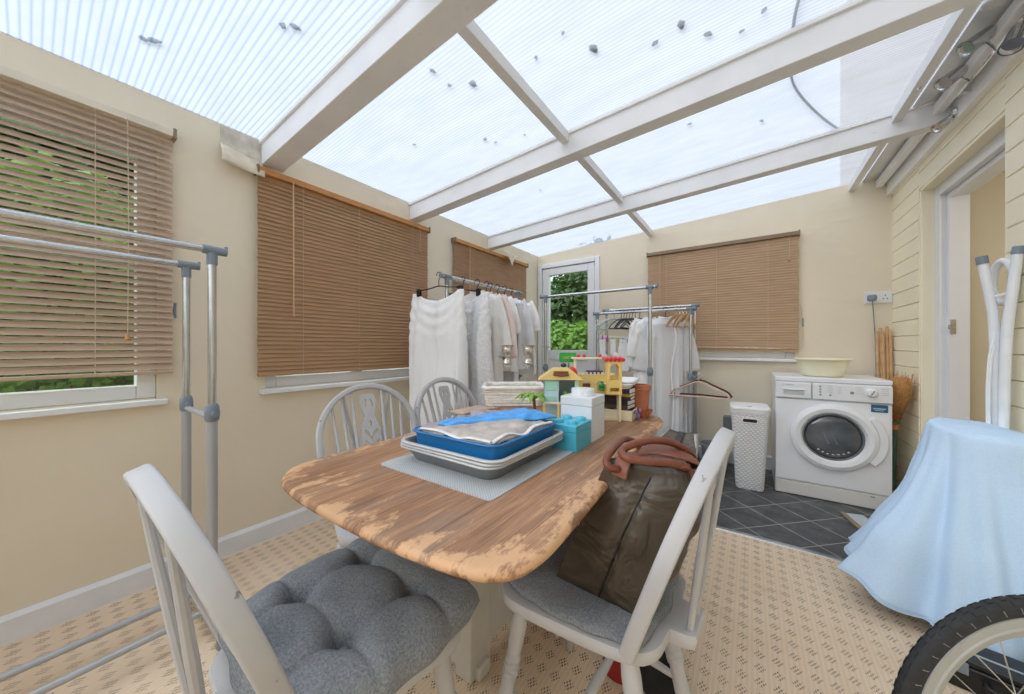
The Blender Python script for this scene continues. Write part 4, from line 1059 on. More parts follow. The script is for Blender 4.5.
m = MB(); m.box((-.025, .03, .14), (.05, .03, .03)); m.box((.06, .03, .135), (.04, .03, .02)); m.build('furniture', M_TBR, h, bevel=.002)
# green toy sign on a stalk
s = thing('toy_sign', 'little green toy sign on a stalk rising behind the toy houses', 'toy sign', (-.685, 1.42, T0), rad(30))
MB().tube([(0, 0, 0), (.0, 0, .12), (.004, 0, .245)], .004, 6).build('stalk', M_TGR, s)
MB().prism(rrect(.078, .044, .008), -.005, .005, M=XZ, c=(0, 0, .268)).build('sign_board', M_TGR, s, bevel=.001)
MB().prism(rrect(.050, .014, .004), -.0065, -.005, M=XZ, c=(0, 0, .268)).build('sign_panel', M_TLG, s)
MB().sphere((-.02, 0, .232), (.014, .008, .010), 8, 6).build('bird', M_TPU, s)
# toy palm
p = thing('toy_palm_tree', 'small toy palm tree with lime leaves beside the toy villa', 'toy tree', (-.695, 1.135, T0), 0); p.scale = (1, 1, 1.35)
MB().tube([(0, 0, 0), (.004, .002, .03), (.006, .0, .055), (.002, 0, .083)], [.012, .0075, .0065, .006], 9).build('trunk', M_TBR, p)
m = MB()
for k in range(9):
    a = 2*PI*k/9+.2; L = .058+.008*(k % 3); pts = [V(0, 0, .082), V(math.cos(a)*L*.4, math.sin(a)*L*.4, .097), V(math.cos(a)*L*.75, math.sin(a)*L*.75, .094), V(math.cos(a)*L, math.sin(a)*L, .080)]
    m.sweep(spline(pts, 4), rrect(.016, .004, .0015, 1), scale=[.5]+[1]*9+[.8, .55, .25])
m.build('leaves', M_TLG, p)
p = thing('toy_plant', 'tiny green toy plant in front of the wicker basket', 'toy plant', (-.90, 1.16, T0)); 
MB().lathe([(.010, 0), (.014, .018), (.012, .018)], 10).build('pot', M_TCR, p)
m = MB()
for k in range(6):
    a = 2*PI*k/6; m.sphere((.014*math.cos(a), .014*math.sin(a), .030), (.010, .010, .007), 7, 5)
m.build('leaves', M_TGR, p)
f = thing('toy_figure', 'tiny red and yellow toy figure standing by the toy villa', 'toy figure', (-.665, 1.08, T0), rad(20))
m = MB(); m.box((0, 0, .014), (.018, .011, .028)); m.build('legs', mat('navy_toy_plastic', '#2c3e78', .4), f, bevel=.002)
MB().lathe([(.009, .028), (.011, .032), (.008, .048), (.004, .050)], 10).build('torso', M_TR, f); MB().sphere((0, 0, .058), (.009, .009, .010), 10, 7).build('head', M_TY, f)
# white wicker basket
M_WICK = mat('white_painted_wicker', '#f0ece4', .65, var=.08, vscale=40, bump=.3)
b = thing('wicker_basket', 'white rectangular wicker basket at the back of the table', 'basket', (-1.085, 1.560, T0), rad(-54))
BWd, BD, BH = .24, .32, .098
def bring(k, z): return [V(x*k, y*k, z) for x, y in rrect(BWd, BD, .04, 6)]
m = MB(); base = bring(.88, .004); m.rings([bring(.88, 0), bring(.88, .006)]); m.build('basket_base', M_WICK, b)
m = MB(); nz = 7
for j in range(nz):
    z = .008+j*(BH-.012)/(nz-1); k = lerp(.89, 1., z/BH); ph = j*PI
    pts = []
    rr_ = rrect(BWd*k, BD*k, .04*k, 6); P_ = spline([(x, y, z) for x, y in rr_], 3, True)
    for i, q in enumerate(P_): d = V(q.x, q.y, 0).normalized(); pts.append(q+d*.003*math.sin(i*PI/2.4+ph))
    m.tube(pts, .0058, 6, closed=True)
m.build('weave', M_WICK, b)
m = MB(); rr0, rr1 = rrect(BWd*.89, BD*.89, .036, 6), rrect(BWd, BD, .04, 6)
for i in range(0, len(rr0)): m.tube([V(*rr0[i], 0), V(*rr1[i], BH)], .0035, 5)
for fx in (-1, 1):
    for q in range(1, 7): yy = -BD/2+.04+(BD-.08)*q/7; m.tube([V(fx*BWd/2*.89, yy*.89, 0), V(fx*BWd/2, yy, BH)], .0035, 5)
    for q in range(1, 5): xx = -BWd/2+.04+(BWd-.08)*q/5; m.tube([V(xx*.89, fx*BD/2*.89, 0), V(xx, fx*BD/2, BH)], .0035, 5)
m.build('stake', M_WICK, b)
m = MB(); P_ = [V(x, y, BH) for x, y in rrect(BWd+.006, BD+.006, .042, 8)]; m.tube([q+V(0, 0, .002*math.sin(i*1.3)) for i, q in enumerate(P_)], .011, 8, closed=True); m.build('rim', M_WICK, b)
o = MB().prism(rrect(.20, .25, .03), 0, .012).build('folded_cloth', M_CLOTH_I); o.location = (-1.085, 1.560, T0+.0075); o.rotation_euler = (0, 0, rad(-54)); tag(o, 'folded ivory cloth lying in the wicker basket', 'cloth')
# glass pillar candle holders
M_SILV = mat('mirrored_silver_glass', '#d8d4cf', .15, .9)
def candlestick(label, loc):
    t = thing('candle_holder', label, 'candle holder', loc, 0, 'glass candle holders')
    MB().lathe([(.048, 0), (.050, .006), (.030, .012), (.0125, .02), (.0115, .03), (.0115, .175), (.02, .185), (.0, .186)], 20).build('glass_stem', M_GLASSWARE, t)
    m = MB(); m.lathe([(.005, .175), (.023, .190), (.027, .205), (.022, .222), (.012, .230), (.012, .236), (.026, .252), (.030, .272), (.028, .290), (.038, .300), (.039, .305), (.030, .304), (.0, .300)], 20); m.build('silver_cup', M_SILV, t)
    return t
candlestick('glass candle holder with silver cup, farther left of the pair standing in the basket', (-1.105, 1.525, T0+.0200))
candlestick('glass candle holder with silver cup, nearer the toy houses of the pair', (-1.015, 1.60, T0+.0200))
# books, boxes and trays at the far end
def book(label, c1, w, d, t_, loc, rz, group='books and boxes piled at the far end of the table', spine='#3a2b3d'):
    b = thing('book', label, 'book', loc, rz, group)
    MB().b2((-w/2+.003, -d/2+.003, .0015), (w/2-.001, d/2-.003, t_-.0015)).build('pages', mat('white_pages', '#e4e4ea', .8), b)
    m = MB(); m.b2((-w/2, -d/2, 0), (w/2, d/2, .0018)); m.b2((-w/2, -d/2, t_-.0018), (w/2, d/2, t_)); m.b2((-w/2, -d/2, 0), (-w/2+.003, d/2, t_)); m.build('cover', mat(c1+'_cover' if False else 'cover_'+c1.strip('#'), c1, .5), b, bevel=.0006)
    return b
bx = thing('storage_box', 'low cream box under the purple bag and books at the far end of the table', 'box', (-.475, 1.545, T0), rad(4))
m = MB(); m.b2((-.06, -.085, 0), (.06, .085, .004)); m.b2((-.06, -.085, 0), (-.056, .085, .045)); m.b2((.056, -.085, 0), (.06, .085, .045)); m.b2((-.06, -.085, 0), (.06, -.081, .045)); m.b2((-.06, .081, 0), (.06, .085, .045)); m.build('box_body', M_TCR, bx, bevel=.001)
M_PURP = mat('purple_striped_cloth', '#5e4a78', .8, var=.5, vscale=30)
o = MB().prism(rrect(.108, .158, .02), 0, .03).build('folded_bag', M_PURP, bevel=.004); o.location = (-.475, 1.545, T0+.006); tag(o, 'purple patterned bag folded in the low cream box', 'bag')
m = MB(); m.tube(spline([V(.055, -.04, .02), V(.075, -.055, .035), V(.078, -.03, -.0), V(.068, -.005, -.010), V(.072, .02, .03), V(.056, .03, .03)], 6), .006, 8); m.build('strap', mat('purple_white_strap', '#8a7aa3', .8, var=.5, vscale=60), o)
z = T0+.0365
m = MB()
for k, (c, t_, lb) in enumerate((('#5a4a38', .018, 'brown-spined book at the bottom of the pile on the cream box'), ('#2f2f36', .02, 'black-spined book second from the bottom of the pile'), ('#3b2a33', .016, 'maroon-spined book in the middle of the pile'), ('#c7a83c', .012, 'thin yellow-spined book in the pile'), ('#46365a', .022, 'purple-spined book at the top of the pile, under the white lid'))):
    book(lb, c, .15, .112, t_, (-.478+R.uniform(-.004, .004), 1.548+R.uniform(-.004, .004), z+.010), rad(90+R.uniform(-4, 4)), spine=c); z += t_+.0004
tr = tray('white plastic lid tray lying across the book pile', M_WHITEPL, .140, .24, .022, (-.490, 1.545, z+.0108), rad(6), .008, name='white_tray')
tr2 = tray('second white plastic tray nested on the lid tray', M_WHITEPL, .135, .235, .018, (-.487, 1.550, z+.0235), rad(9), .008, name='white_tray')
# terracotta pots
M_TERR = mat('terracotta_plastic', '#b8704f', .6, var=.12, vscale=18)
def pot(label, s, loc, rz=0, name='plant_pot'):
    t = thing(name, label, 'plant pot', loc, rz, 'terracotta plant pots')
    m = MB(); rings = []
    for k, z in ((.70, 0), (.72, .004), (.92, .105), (.96, .106), (1.0, .109), (1.0, .128), (.93, .130), (.90, .126), (.70, .01), (.5, .008)):
        rings.append([V(x*k*s, y*k*s, z*s) for x, y in rrect(.098, .098, .036, 6)])
    m.rings(rings); m.build('pot_body', M_TERR, t, sharp=35)
    m = MB(); m.sweep([V(x*.985*s, y*.985*s, .108*s) for x, y in rrect(.098, .098, .036, 6)], rrect(.005, .006, .002, 1), closed=True); m.build('rim', M_TERR, t); return t
def saucer(label, loc):
    t = thing('plant_saucer', label, 'saucer', loc, 0)
    m = MB(); m.rings([[V(x*k, y*k, z) for x, y in rrect(.105, .105, .038, 6)] for k, z in ((.62, 0), (.66, .003), (1., .030), (1.03, .032), (.97, .032), (.64, .006), (.3, .005))]); m.build('saucer_body', M_TERR, t, sharp=35)
saucer('terracotta saucer under the stacked pots on the table corner', (-.412, 1.60, T0))
pot('square terracotta pot standing in the saucer', .70, (-.412, 1.60, T0+.0055))
pot('upper square terracotta pot stacked inside the lower one', .90, (-.412, 1.60, T0+.028))
# ================================================================== HANDBAG
def handbag():
    S0 = SEAT_Z+.029
    t = thing('handbag', 'large olive nylon tote bag with brown leather handles standing on the right chair', 'handbag', (-.27, .98, S0))
    # cross sections along the bag (local frame: y along the bag)
    bot = [(-.415, .790), (-.195, .775), (-.150, 1.10), (-.36, 1.17)]
    topc = [(-.275, .780), (-.088, .825), (-.155, 1.262), (-.225, 1.262)]
    nu, nv = 22, 26
    def wall(i, u, v):
        j = (i+1) % 4
        b = V(*bot[i], 0).lerp(V(*bot[j], 0), u); a = V(*topc[i], 0).lerp(V(*topc[j], 0), u)
        h = .318+.0*u
        zt = {0: .335, 1: lerp(.335, .315, u), 2: .315, 3: lerp(.315, .335, u)}[i]
        k = v; p = b.lerp(a, k**.98)
        nrm = (V(*bot[j], 0)-V(*bot[i], 0)); nrm = V(nrm.y, -nrm.x, 0).normalized()
        bulge = math.sin(PI*u)*math.sin(PI*min(1, v*1.1))*(.034, .034, .02, .022)[i]
        p += nrm*bulge
        sag = .020*noise.noise((p.x*9, p.y*9, v*4+i))+.010*noise.noise((p.x*25, p.y*25, v*9))
        p += nrm*sag*(1-abs(2*v-1)**3)
        # pinch seam down the middle of the near end
        if i == 0: p -= nrm*.016*math.exp(-((u-.52)/.05)**2)*math.sin(PI*min(1, v*.9+.1))
        dip = -.018*math.sin(PI*u) if i in (1, 3) else -.006*math.sin(PI*u)
        return V(p.x, p.y, S0+.002+v*(zt+dip))
    m = MB()
    for i in range(4): m.grid(lambda u, v, i=i: wall(i, u, v), nu, nv)
    # base and zipped top
    m.grid(lambda u, v: (V(*bot[0], 0).lerp(V(*bot[1], 0), u)).lerp(V(*bot[3], 0).lerp(V(*bot[2], 0), u), v)+V(0, 0, S0+.002), nu, nu)
    def topf(u, v):
        a, b = wall(0, u, 1), wall(2, 1-u, 1); c, d = wall(3, 1-v, 1), wall(1, v, 1)
        c00, c10, c11, c01 = wall(0, 0, 1), wall(0, 1, 1), wall(1, 1, 1), wall(2, 1, 1)
        p = a*(1-v)+b*v+c*(1-u)+d*u-(c00*(1-u)*(1-v)+c10*u*(1-v)+c11*u*v+c01*(1-u)*v)
        return p-V(0, 0, .014*math.sin(PI*u)*math.sin(PI*v))
    m.grid(topf, nu, nu)
    bmesh.ops.remove_doubles(m.bm, verts=m.bm.verts, dist=.0012)
    off = t.location
    m.build('bag_body', M_BAG, t, sharp=0, off=off)
    m = MB(); m.sweep([topf(.5, v)+V(0, 0, .004) for v in [k/12*.96+.02 for k in range(13)]], rrect(.020, .004, .0015, 1)); m.build('zip', M_BLACKPL, t, off=off)
    m = MB(); m.tube([wall(0, .53, v)+V(0, -.001, 0) for v in [k/14*.93 for k in range(15)]], .0028, 6); m.build('seam', M_BLACKPL, t, off=off)
    # leather tab at the near corner of the zip, broad flap lying across the top
    e = wall(0, .10, 1); m = MB(); m.sweep(spline([e+V(.045, .04, .004), e+V(.022, .008, .008), e+V(.016, -.010, -.006), e+V(.012, -.016, -.030)], 4), rrect(.036, .005, .002, 1), up=V(0, -.6, .8)); m.build('leather_tab', M_LEATHER, t, off=off)
    m = MB(); m.sweep(spline([V(-.095, .885, S0+.315), V(-.110, .88, S0+.342), V(-.15, .872, S0+.352), V(-.195, .865, S0+.352), V(-.225, .86, S0+.340)], 5), rrect(.115, .006, .002, 1), up=V(0, .1, 1)); m.build('leather_flap', M_LEATHER, t, off=off)
    # handles: one flopped towards the camera over the table edge, one behind it
    def handle(pts, r=.0115):
        m = MB(); m.tube(spline(pts, 7), r, 10)
        for a, b in ((0, 1), (-1, -2)):
            p, q = V(*pts[a]), V(*pts[b]); d = (p-q).normalized(); m.sweep([q.lerp(p, .5), p, p+V(.010, .004, -.030)], rrect(.028, .006, .002, 1), up=V(0, 0, 1))
        m.build('handle', M_LEATHER, t, off=off)
    handle([(-.120, .940, S0+.335), (-.150, .895, S0+.366), (-.185, .845, S0+.380), (-.218, .790, S0+.378), (-.232, .750, S0+.370), (-.216, .734, S0+.362), (-.182, .752, S0+.357), (-.142, .785, S0+.352), (-.112, .820, S0+.338)], .0088)
    handle([(-.262, .98, S0+.330), (-.275, .92, S0+.352), (-.272, .84, S0+.356), (-.272, .775, S0+.345), (-.266, .750, S0+.334), (-.250, .762, S0+.324), (-.240, .805, S0+.320)], .0085)
    return t
handbag()
# ================================================================== WASHING MACHINE CORNER
def washer():
    X0, X1, YF, YB, Ht = .147, .741, 3.165, 3.66, .848
    cx = (X0+X1)/2; W = X1-X0
    t = thing('washing_machine', 'white front-loading washing machine in the tiled corner with a cream basin on top', 'washing machine', (cx, YF+.25, 0))
    off = t.location
    def B(lo, hi, name, mt, bev=.004): return MB().b2(lo, hi).build(name, mt, t, bevel=bev, off=off)
    B((X0, YF+.016, .0), (X1, YB, .815), 'body', M_APPL, .006)
    B((X0-.002, YF+.004, .815), (X1+.002, YB, Ht), 'worktop', M_APPL, .008)
    B((X0+.004, YF+.006, .004), (X1-.004, YF+.03, .098), 'plinth', M_APPL2, .004)
    B((X0+.002, YF+.002, .105), (X1-.002, YF+.03, .690), 'front_panel', M_APPL, .006)
    B((X0+.205, YF-.010, .698), (X1-.001, YF+.03, .812), 'control_panel', M_APPL, .008)
    dr = B((X0+.001, YF-.012, .698), (X0+.201, YF+.03, .812), 'detergent_drawer', M_APPL, .008)
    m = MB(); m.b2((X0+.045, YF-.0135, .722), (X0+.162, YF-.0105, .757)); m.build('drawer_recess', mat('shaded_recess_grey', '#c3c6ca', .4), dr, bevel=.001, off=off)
    m = MB(); m.sweep([V(X0+.043, YF-.016, .762), V(X0+.10, YF-.019, .760), V(X0+.164, YF-.016, .762)], rrect(.008, .010, .003, 2)); m.build('handle', M_APPL, dr, off=off)
    FR = Matrix(((1, 0, 0, 0), (0, 0, -1, 0), (0, 1, 0, 0), (0, 0, 0, 1)))
    FR = Matrix.Rotation(PI/2, 4, 'X')
    M_INK = mat('grey_print', '#8d939a', .5)
    def txt(s, size, x, z, y, name, mt, par): return link(name, text_mesh(s, size, .0003, Matrix.Translation(V(x, y, z)-off) @ FR), mt, par, sharp=0)
    txt('BOSCH', .013, X0+.082, .7915, YF-.0122, 'lettering', M_INK, dr)
    m = MB(); m.sweep([V(X0+.047+.005*math.cos(a), YF-.0122, .7915+.005*math.sin(a)) for a in [2*PI*k/16 for k in range(16)]], rrect(.0012, .0008, .0002, 1), up=V(0, 1, 0), closed=True); m.build('emblem', M_INK, dr, off=off)
    Mf = Matrix.Rotation(PI/2, 3, 'X')
    # programme dial, buttons and indicator marks
    MB().lathe([(.030, 0), (.030, .004), (.026, .006), (.024, .022), (.021, .025), (.003, .026)], 28, Mf, (X1-.098, YF-.0095, .764)).build('dial', M_APPL, t, off=off)
    MB().box((X1-.098, YF-.0365, .764), (.006, .004, .034), M=Matrix.Rotation(.5, 3, 'Y')).build('dial_mark', M_INK, t, off=off)
    for k in range(4): MB().lathe([(.0062, 0), (.0055, .003), (.002, .004)], 12, Mf, (X0+.247, YF-.0095, .790-.019*k)).build('button', M_INK, t, off=off)
    MB().lathe([(.0062, 0), (.0055, .003), (.002, .004)], 12, Mf, (X0+.298, YF-.0095, .733)).build('button', M_INK, t, off=off)
    MB().lathe([(.010, 0), (.009, .003), (.003, .004)], 14, Mf, (X0+.405, YF-.0095, .757)).build('start_button', M_INK, t, off=off)
    m = MB(); M_PALE = mat('pale_grey_print', '#bfc4ca', .5)
    for k in range(5): m.b2((X0+.285, YF-.0108, .796-.011*k), (X0+.31, YF-.0095, .798-.011*k)); m.b2((X0+.335, YF-.0108, .790-.011*k), (X0+.352, YF-.0095, .792-.011*k))
    for k in range(4): m.b2((X0+.425, YF-.0108, .792-.013*k), (X0+.460, YF-.0095, .7945-.013*k)); m.b2((X1-.055, YF-.0108, .792-.013*k), (X1-.02, YF-.0095, .7945-.013*k))
    m.build('printed_marks', M_PALE, t, off=off)
    st = B((X1-.098, YF-.001, .640), (X1-.022, YF+.004, .688), 'energy_sticker', mat('petrol_blue_sticker', '#27607f', .45), .0005); st['label'] = 'petrol blue sticker'
    m = MB(); m.b2((X1-.090, YF-.0016, .659), (X1-.032, YF-.0005, .667)); m.b2((X1-.082, YF-.0016, .650), (X1-.040, YF-.0005, .654)); m.build('sticker_print', mat('pale_sticker_print', '#a9c4d3', .5), st, off=off)
    # door: ring, glass bowl, rubber gasket and drum behind, handle wing on the right
    dc = V(cx+.012, YF, .448)
    d = MB().lathe([(.162, .0), (.222, .0), (.226, .010), (.220, .026), (.196, .036), (.170, .030), (.158, .012), (.158, 0)], 56, Mf, dc).build('door', M_APPL, t, off=off, sharp=30)
    m = MB(); pts = []
    for a in [rad(-38+76*k/16) for k in range(17)]: pts.append((.262*math.cos(a)*(1 if abs(a) < .55 else .97), .262*math.sin(a)))
    inn = [(.222*math.cos(a), .222*math.sin(a)) for a in [rad(38-76*k/16) for k in range(17)]]
    m.prism(pts+inn, .0, .026, Mf, dc); m.build('door_handle', M_APPL, d, bevel=.005, off=off)
    m = MB(); m.lathe([(.160, .012), (.152, .016), (.146, .010), (.140, -.02), (.146, -.03)], 48, Mf, dc, caps=False); m.build('inner_ring', mat('grey_rubber_gasket', '#6d7276', .4), d, off=off)
    M_DGL = mat('smoked_door_glass', '#565b5f', .10, 0, var=.35, vscale=9, spec=.8)
    m = MB(); m.lathe([(.146, .010), (.132, .016), (.10, .022), (.05, .026), (.003, .027)], 44, Mf, dc); m.build('door_glass', M_DGL, d, off=off, sharp=0)
    m = MB()
    for k in range(7):
        a = rad(232+13*k); m.sphere((dc.x+.118*math.cos(a), dc.y-.0165, dc.z+.118*math.sin(a)), (.010, .004, .006), 8, 6)
    m.build('glass_studs', M_CHROME, d, off=off)
    # lifter ribs showing through the glass
    m = MB()
    for s in (-1, 1): m.sweep([V(dc.x-.03+.022*s, dc.y-.026, dc.z+.03), V(dc.x+.0+.022*s, dc.y-.027, dc.z-.045)], rrect(.010, .003, .001, 1), up=V(0, -1, 0))
    m.build('drum_rib', mat('grey_drum_steel', '#85898c', .3, .6), d, off=off)
    m = MB(); m.b2((X1-.10, YF-.0005, .082), (X1-.08, YF+.008, .088)); m.build('filter_catch', M_INK, t, off=off)
    return t
washer()
# cream basin
t = thing('washing_up_basin', 'round cream plastic basin on the washing machine', 'basin', (.43, 3.37, .849))
M_CREAMPL = mat('cream_plastic', '#ece7c9', .4, var=.03)
MB().lathe([(.100, 0), (.112, .004), (.135, .06), (.148, .112), (.150, .118), (.166, .120), (.168, .126), (.164, .129), (.148, .127), (.138, .10), (.108, .012), (.02, .008)], 44).build('basin_body', M_CREAMPL, t, sharp=35)
# slim rattan-look hamper
def hamper():
    t = thing('laundry_hamper', 'slim tall white woven-look laundry hamper with lid, left of the washing machine', 'laundry hamper', (-.012, 3.18, 0), rad(3))
    H_ = .565; n = 14
    m = bpy.data.materials.new('white_rattan_look_plastic'); nt = NT(m); vec = nt.coord(); x, y, z = sep(nt, vec)
    hh = nt.math('ADD', x, y)
    a = nt.math('SINE', nt.math('ADD', nt.math('MULTIPLY', hh, 2*PI/.028), nt.math('MULTIPLY', nt.math('FLOOR', nt.math('DIVIDE', z, .0145)), PI)))
    b = nt.math('ABSOLUTE', nt.math('SINE', nt.math('MULTIPLY', z, PI/.0145)))
    k = nt.math('MULTIPLY', nt.math('MULTIPLY_ADD', a, .5, .5), b)
    nt.bsdf(nt.mix(k, lin('#d9dadb'), lin('#f6f6f5')), .45, 0, nt.bump(k, .7, .006), .4)
    def ring(w, d, z, r=.03): return [V(x_, y_, z) for x_, y_ in rrect(w, d, r, 6)]
    mb = MB(); rings = [ring(.155, .185, .012), ring(.165, .195, 0), ring(.172, .203, .006)]
    for j in range(n): q = j/(n-1); rings.append(ring(lerp(.175, .232, q), lerp(.205, .262, q), lerp(.012, H_, q)))
    mb.rings(rings); mb.build('hamper_body', m, t, sharp=50)
    MB().skin([ring(.235, .265, H_-.002), ring(.240, .270, H_+.003), ring(.242, .272, H_+.028), ring(.236, .266, H_+.030)], ) if False else None
    mb = MB(); mb.rings([ring(.236, .266, H_), ring(.242, .272, H_+.004), ring(.242, .272, H_+.026), ring(.235, .265, H_+.030)]); mb.build('rim', M_WHITEPL, t, sharp=40)
    mb = MB(); mb.rings([ring(.238, .268, H_+.030), ring(.250, .280, H_+.034), ring(.250, .280, H_+.046), ring(.238, .268, H_+.054), ring(.10, .13, H_+.056)]); mb.build('lid', M_WHITEPL, t, sharp=40)
    mb = MB(); mb.prism(rrect(.028, .010, .004), 0, .002, c=(0, -.10, H_+.0555)); mb.build('lid_catch', M_GREYPL, t)
    fy = -.1352
    mb = MB(); mb.prism(rrect(.088, .024, .011), -.0018, .003, M=XZ, c=(.0, fy+.006, H_-.045)); o = mb.build('handle_hole', M_BLACKPL, t); o['label'] = 'dark oval hand hole'
    mb = MB(); mb.sweep([V(x_, fy+.004, z_+H_-.045) for x_, z_ in rrect(.094, .030, .014)], rrect(.006, .005, .002, 1), up=V(0, 1, 0), closed=True); mb.build('handle_surround', M_WHITEPL, t)
hamper()
# pail, small box on the wall, carrier bag and folded grey cloth behind the handbag chair
M_SLATEPL = mat('slate_bucket_plastic', '#8e9599', .5)
t = thing('bucket', 'grey plastic bucket on the tiles below the hanging suit hangers', 'bucket', (-.255, 3.46, 0))
MB().lathe([(.080, 0), (.084, .004), (.110, .190), (.118, .193), (.119, .215), (.112, .216), (.106, .19), (.082, .010), (.01, .008)], 28).build('bucket_body', M_SLATEPL, t, sharp=35)
MB().tube([V(.117*math.cos(a), .117*math.sin(a)*.9, .205-.05*math.sin(a)) for a in [PI*k/14 for k in range(15)]], .003, 6).build('handle', M_STEEL, t)
o = MB().b2((-.205, 3.615, .30), (-.105, BY-.0, .435)).build('junction_box', mat('dull_grey_metal_box', '#6f7376', .5), bevel=.006); tag(o, 'small dark grey box fixed low on the end wall, left of the hamper', 'box')
cb = thing('carrier_bag', 'white paper carrier bag behind the handbag chair, at the foot of the double rail', 'bag', (-.47, 3.02, 0))
m = MB()
rings = []
for z, w_, d_ in ((0, .24, .13), (.12, .245, .135), (.25, .25, .12), (.36, .25, .07)):
    rings.append([V(x+.01*noise.noise((x*9, y*9, z*5)), y, z+.012*math.sin(x*14)*(z > .3)) for x, y in rrect(w_, d_, .008, 2)])
m.rings(rings, cap1=False); m.build('bag_body', mat('white_bag_paper', '#eceded', .5, bump=.3), cb, sharp=30)
m = MB(); m.b2((-.125, -.0685, .255), (.125, -.064, .285)); m.build('stripe', M_GREYPL, cb)
o = MB(); o.grid(lambda u, v: V(lerp(-.40, -.20, u)+.01*math.sin(v*5), 2.86+.09*v+.02*math.sin(u*6), .012+.26*(1-u)*v+.012*math.sin(u*11+v*3)), 16, 12); o = o.build('dust_sheet', M_SLATEPL, solid=.006, sharp=0); tag(o, 'slate grey cloth slumped between the handbag chair and the bucket', 'cloth')
# socket, plug and lead
s = thing('wall_socket', 'white double wall socket in the corner above the washing machine', 'socket', (.785, BY-.006, 1.437))
MB().prism(rrect(.146, .086, .006), -.006, .006, M=XZ).build('face_plate', M_UPVC, s, bevel=.002)
m = MB()
for q in (-.018, .018, .0):
    m.b2((.038+q*.6-.003, -.0068, (.012 if q == 0 else -.012)-.004), (.038+q*.6+.003, -.0055, (.012 if q == 0 else -.012)+.004))
m.build('pin_hole', M_BLACKPL, s)
m = MB()
for q in (-.022, .022): m.b2((q-.006, -.009, .022), (q+.006, -.005, .034))
m.build('switch', M_WHITEPL, s, bevel=.001)
pl = thing('plug', 'grey plug with grey lead in the left half of the wall socket', 'plug', (.752, BY-.013, 1.435))
MB().skin([[V(x*k, y, z*k) for x, z in rrect(.05, .048, .014, 4)] for y, k in ((.001, 1), (-.016, .98), (-.032, .72), (-.036, .4))]).build('plug_body', M_GREYPL, pl)
MB().tube(spline([V(0, -.022, -.018), V(.002, -.018, -.06), (.012, -.008, -.20), (.020, -.004, -.40), (.022, -.006, -.62), (.015, -.014, -.80)], 6), .0035, 7).build('lead', M_GREYPL, pl)
# broom and sticks in the corner
M_BAMB = mat('pale_bamboo', '#cfa87c', .6, var=.15, vscale=25)
for k, (x0, x1, zt) in enumerate(((.775, .772, 1.18), (.792, .793, 1.205), (.806, .803, 1.17), (.822, .826, 1.215), (.838, .842, 1.18))):
    z0 = 0; o = MB(); m = o
    pts = [V(x0, 3.60+.012*(k % 2), 0), V((x0+x1)/2+.002, 3.625+.01*(k % 2), zt*.5), V(x1, 3.655+.008*(k % 2), zt)]
    m.tube(spline(pts, 6), [.0085]*13, 9); o = m.build('cane', M_BAMB)
    tag(o, 'pale bamboo cane leaning in the corner behind the washing machine', 'cane', 'canes in the corner')
b = thing('broom', 'straw broom with red and green binding, head up between washing machine and boarded wall', 'broom', (.80, 3.40, 0))
MB().tube([V(0, .03, 0), V(-.004, -.03, .50)], .013, 10).build('handle', mat('green_painted_handle', '#4d6b58', .5), b)
M_STRAW = mat('golden_straw', '#b98a52', .85, var=.25, vscale=60, bump=.6, bscale=120)
m = MB(); bd = V(-.004, -.03, .49)
rs = random.Random(3)
m.rings([[V(bd.x+w_*.55*math.cos(a), bd.y+dy+w_*math.sin(a), z) for a in [2*PI*k/18 for k in range(18)]] for z, w_, dy in ((.50, .020, 0), (.56, .030, -.005), (.60, .042, -.015), (.70, .078, -.06), (.80, .086, -.095), (.865, .062, -.12))])
for k in range(90):
    a = rs.uniform(0, 2*PI); r = rs.uniform(.55, 1.05); z1 = rs.uniform(.80, .905)
    m.tube([V(bd.x+.02*math.cos(a), bd.y-.005+.036*math.sin(a), .57), V(bd.x+.040*r*math.cos(a), bd.y-.06+.078*r*math.sin(a), .70), V(bd.x+.044*r*math.cos(a)+rs.uniform(-.01, .01), bd.y-.11+.092*r*math.sin(a)-.01, z1)], [.0028, .0024, .0012], 4)
m.build('bristles', M_STRAW, b, sharp=0)
for z, w_, c, nm in ((.60, .043, '#b5402f', 'red'), (.565, .034, '#47735a', 'green'), (.525, .029, '#c98f4a', 'ochre')):
    o = MB().skin([[V(bd.x+w_*.62*math.cos(a), bd.y-(.013 if z > .58 else .004)+w_*1.06*math.sin(a), z+dz) for a in [2*PI*k/20 for k in range(20)]] for dz in (-.012, .012)]); m = MB()
    m.rings([[V(bd.x+w_*.64*math.cos(a), bd.y-(.013 if z > .58 else .004)+w_*1.08*math.sin(a), z+dz) for a in [2*PI*k/20 for k in range(20)]] for dz in (-.014, .014)]); q = m.build('binding', mat(nm+'_binding', c, .7), b); q['label'] = nm+' binding'
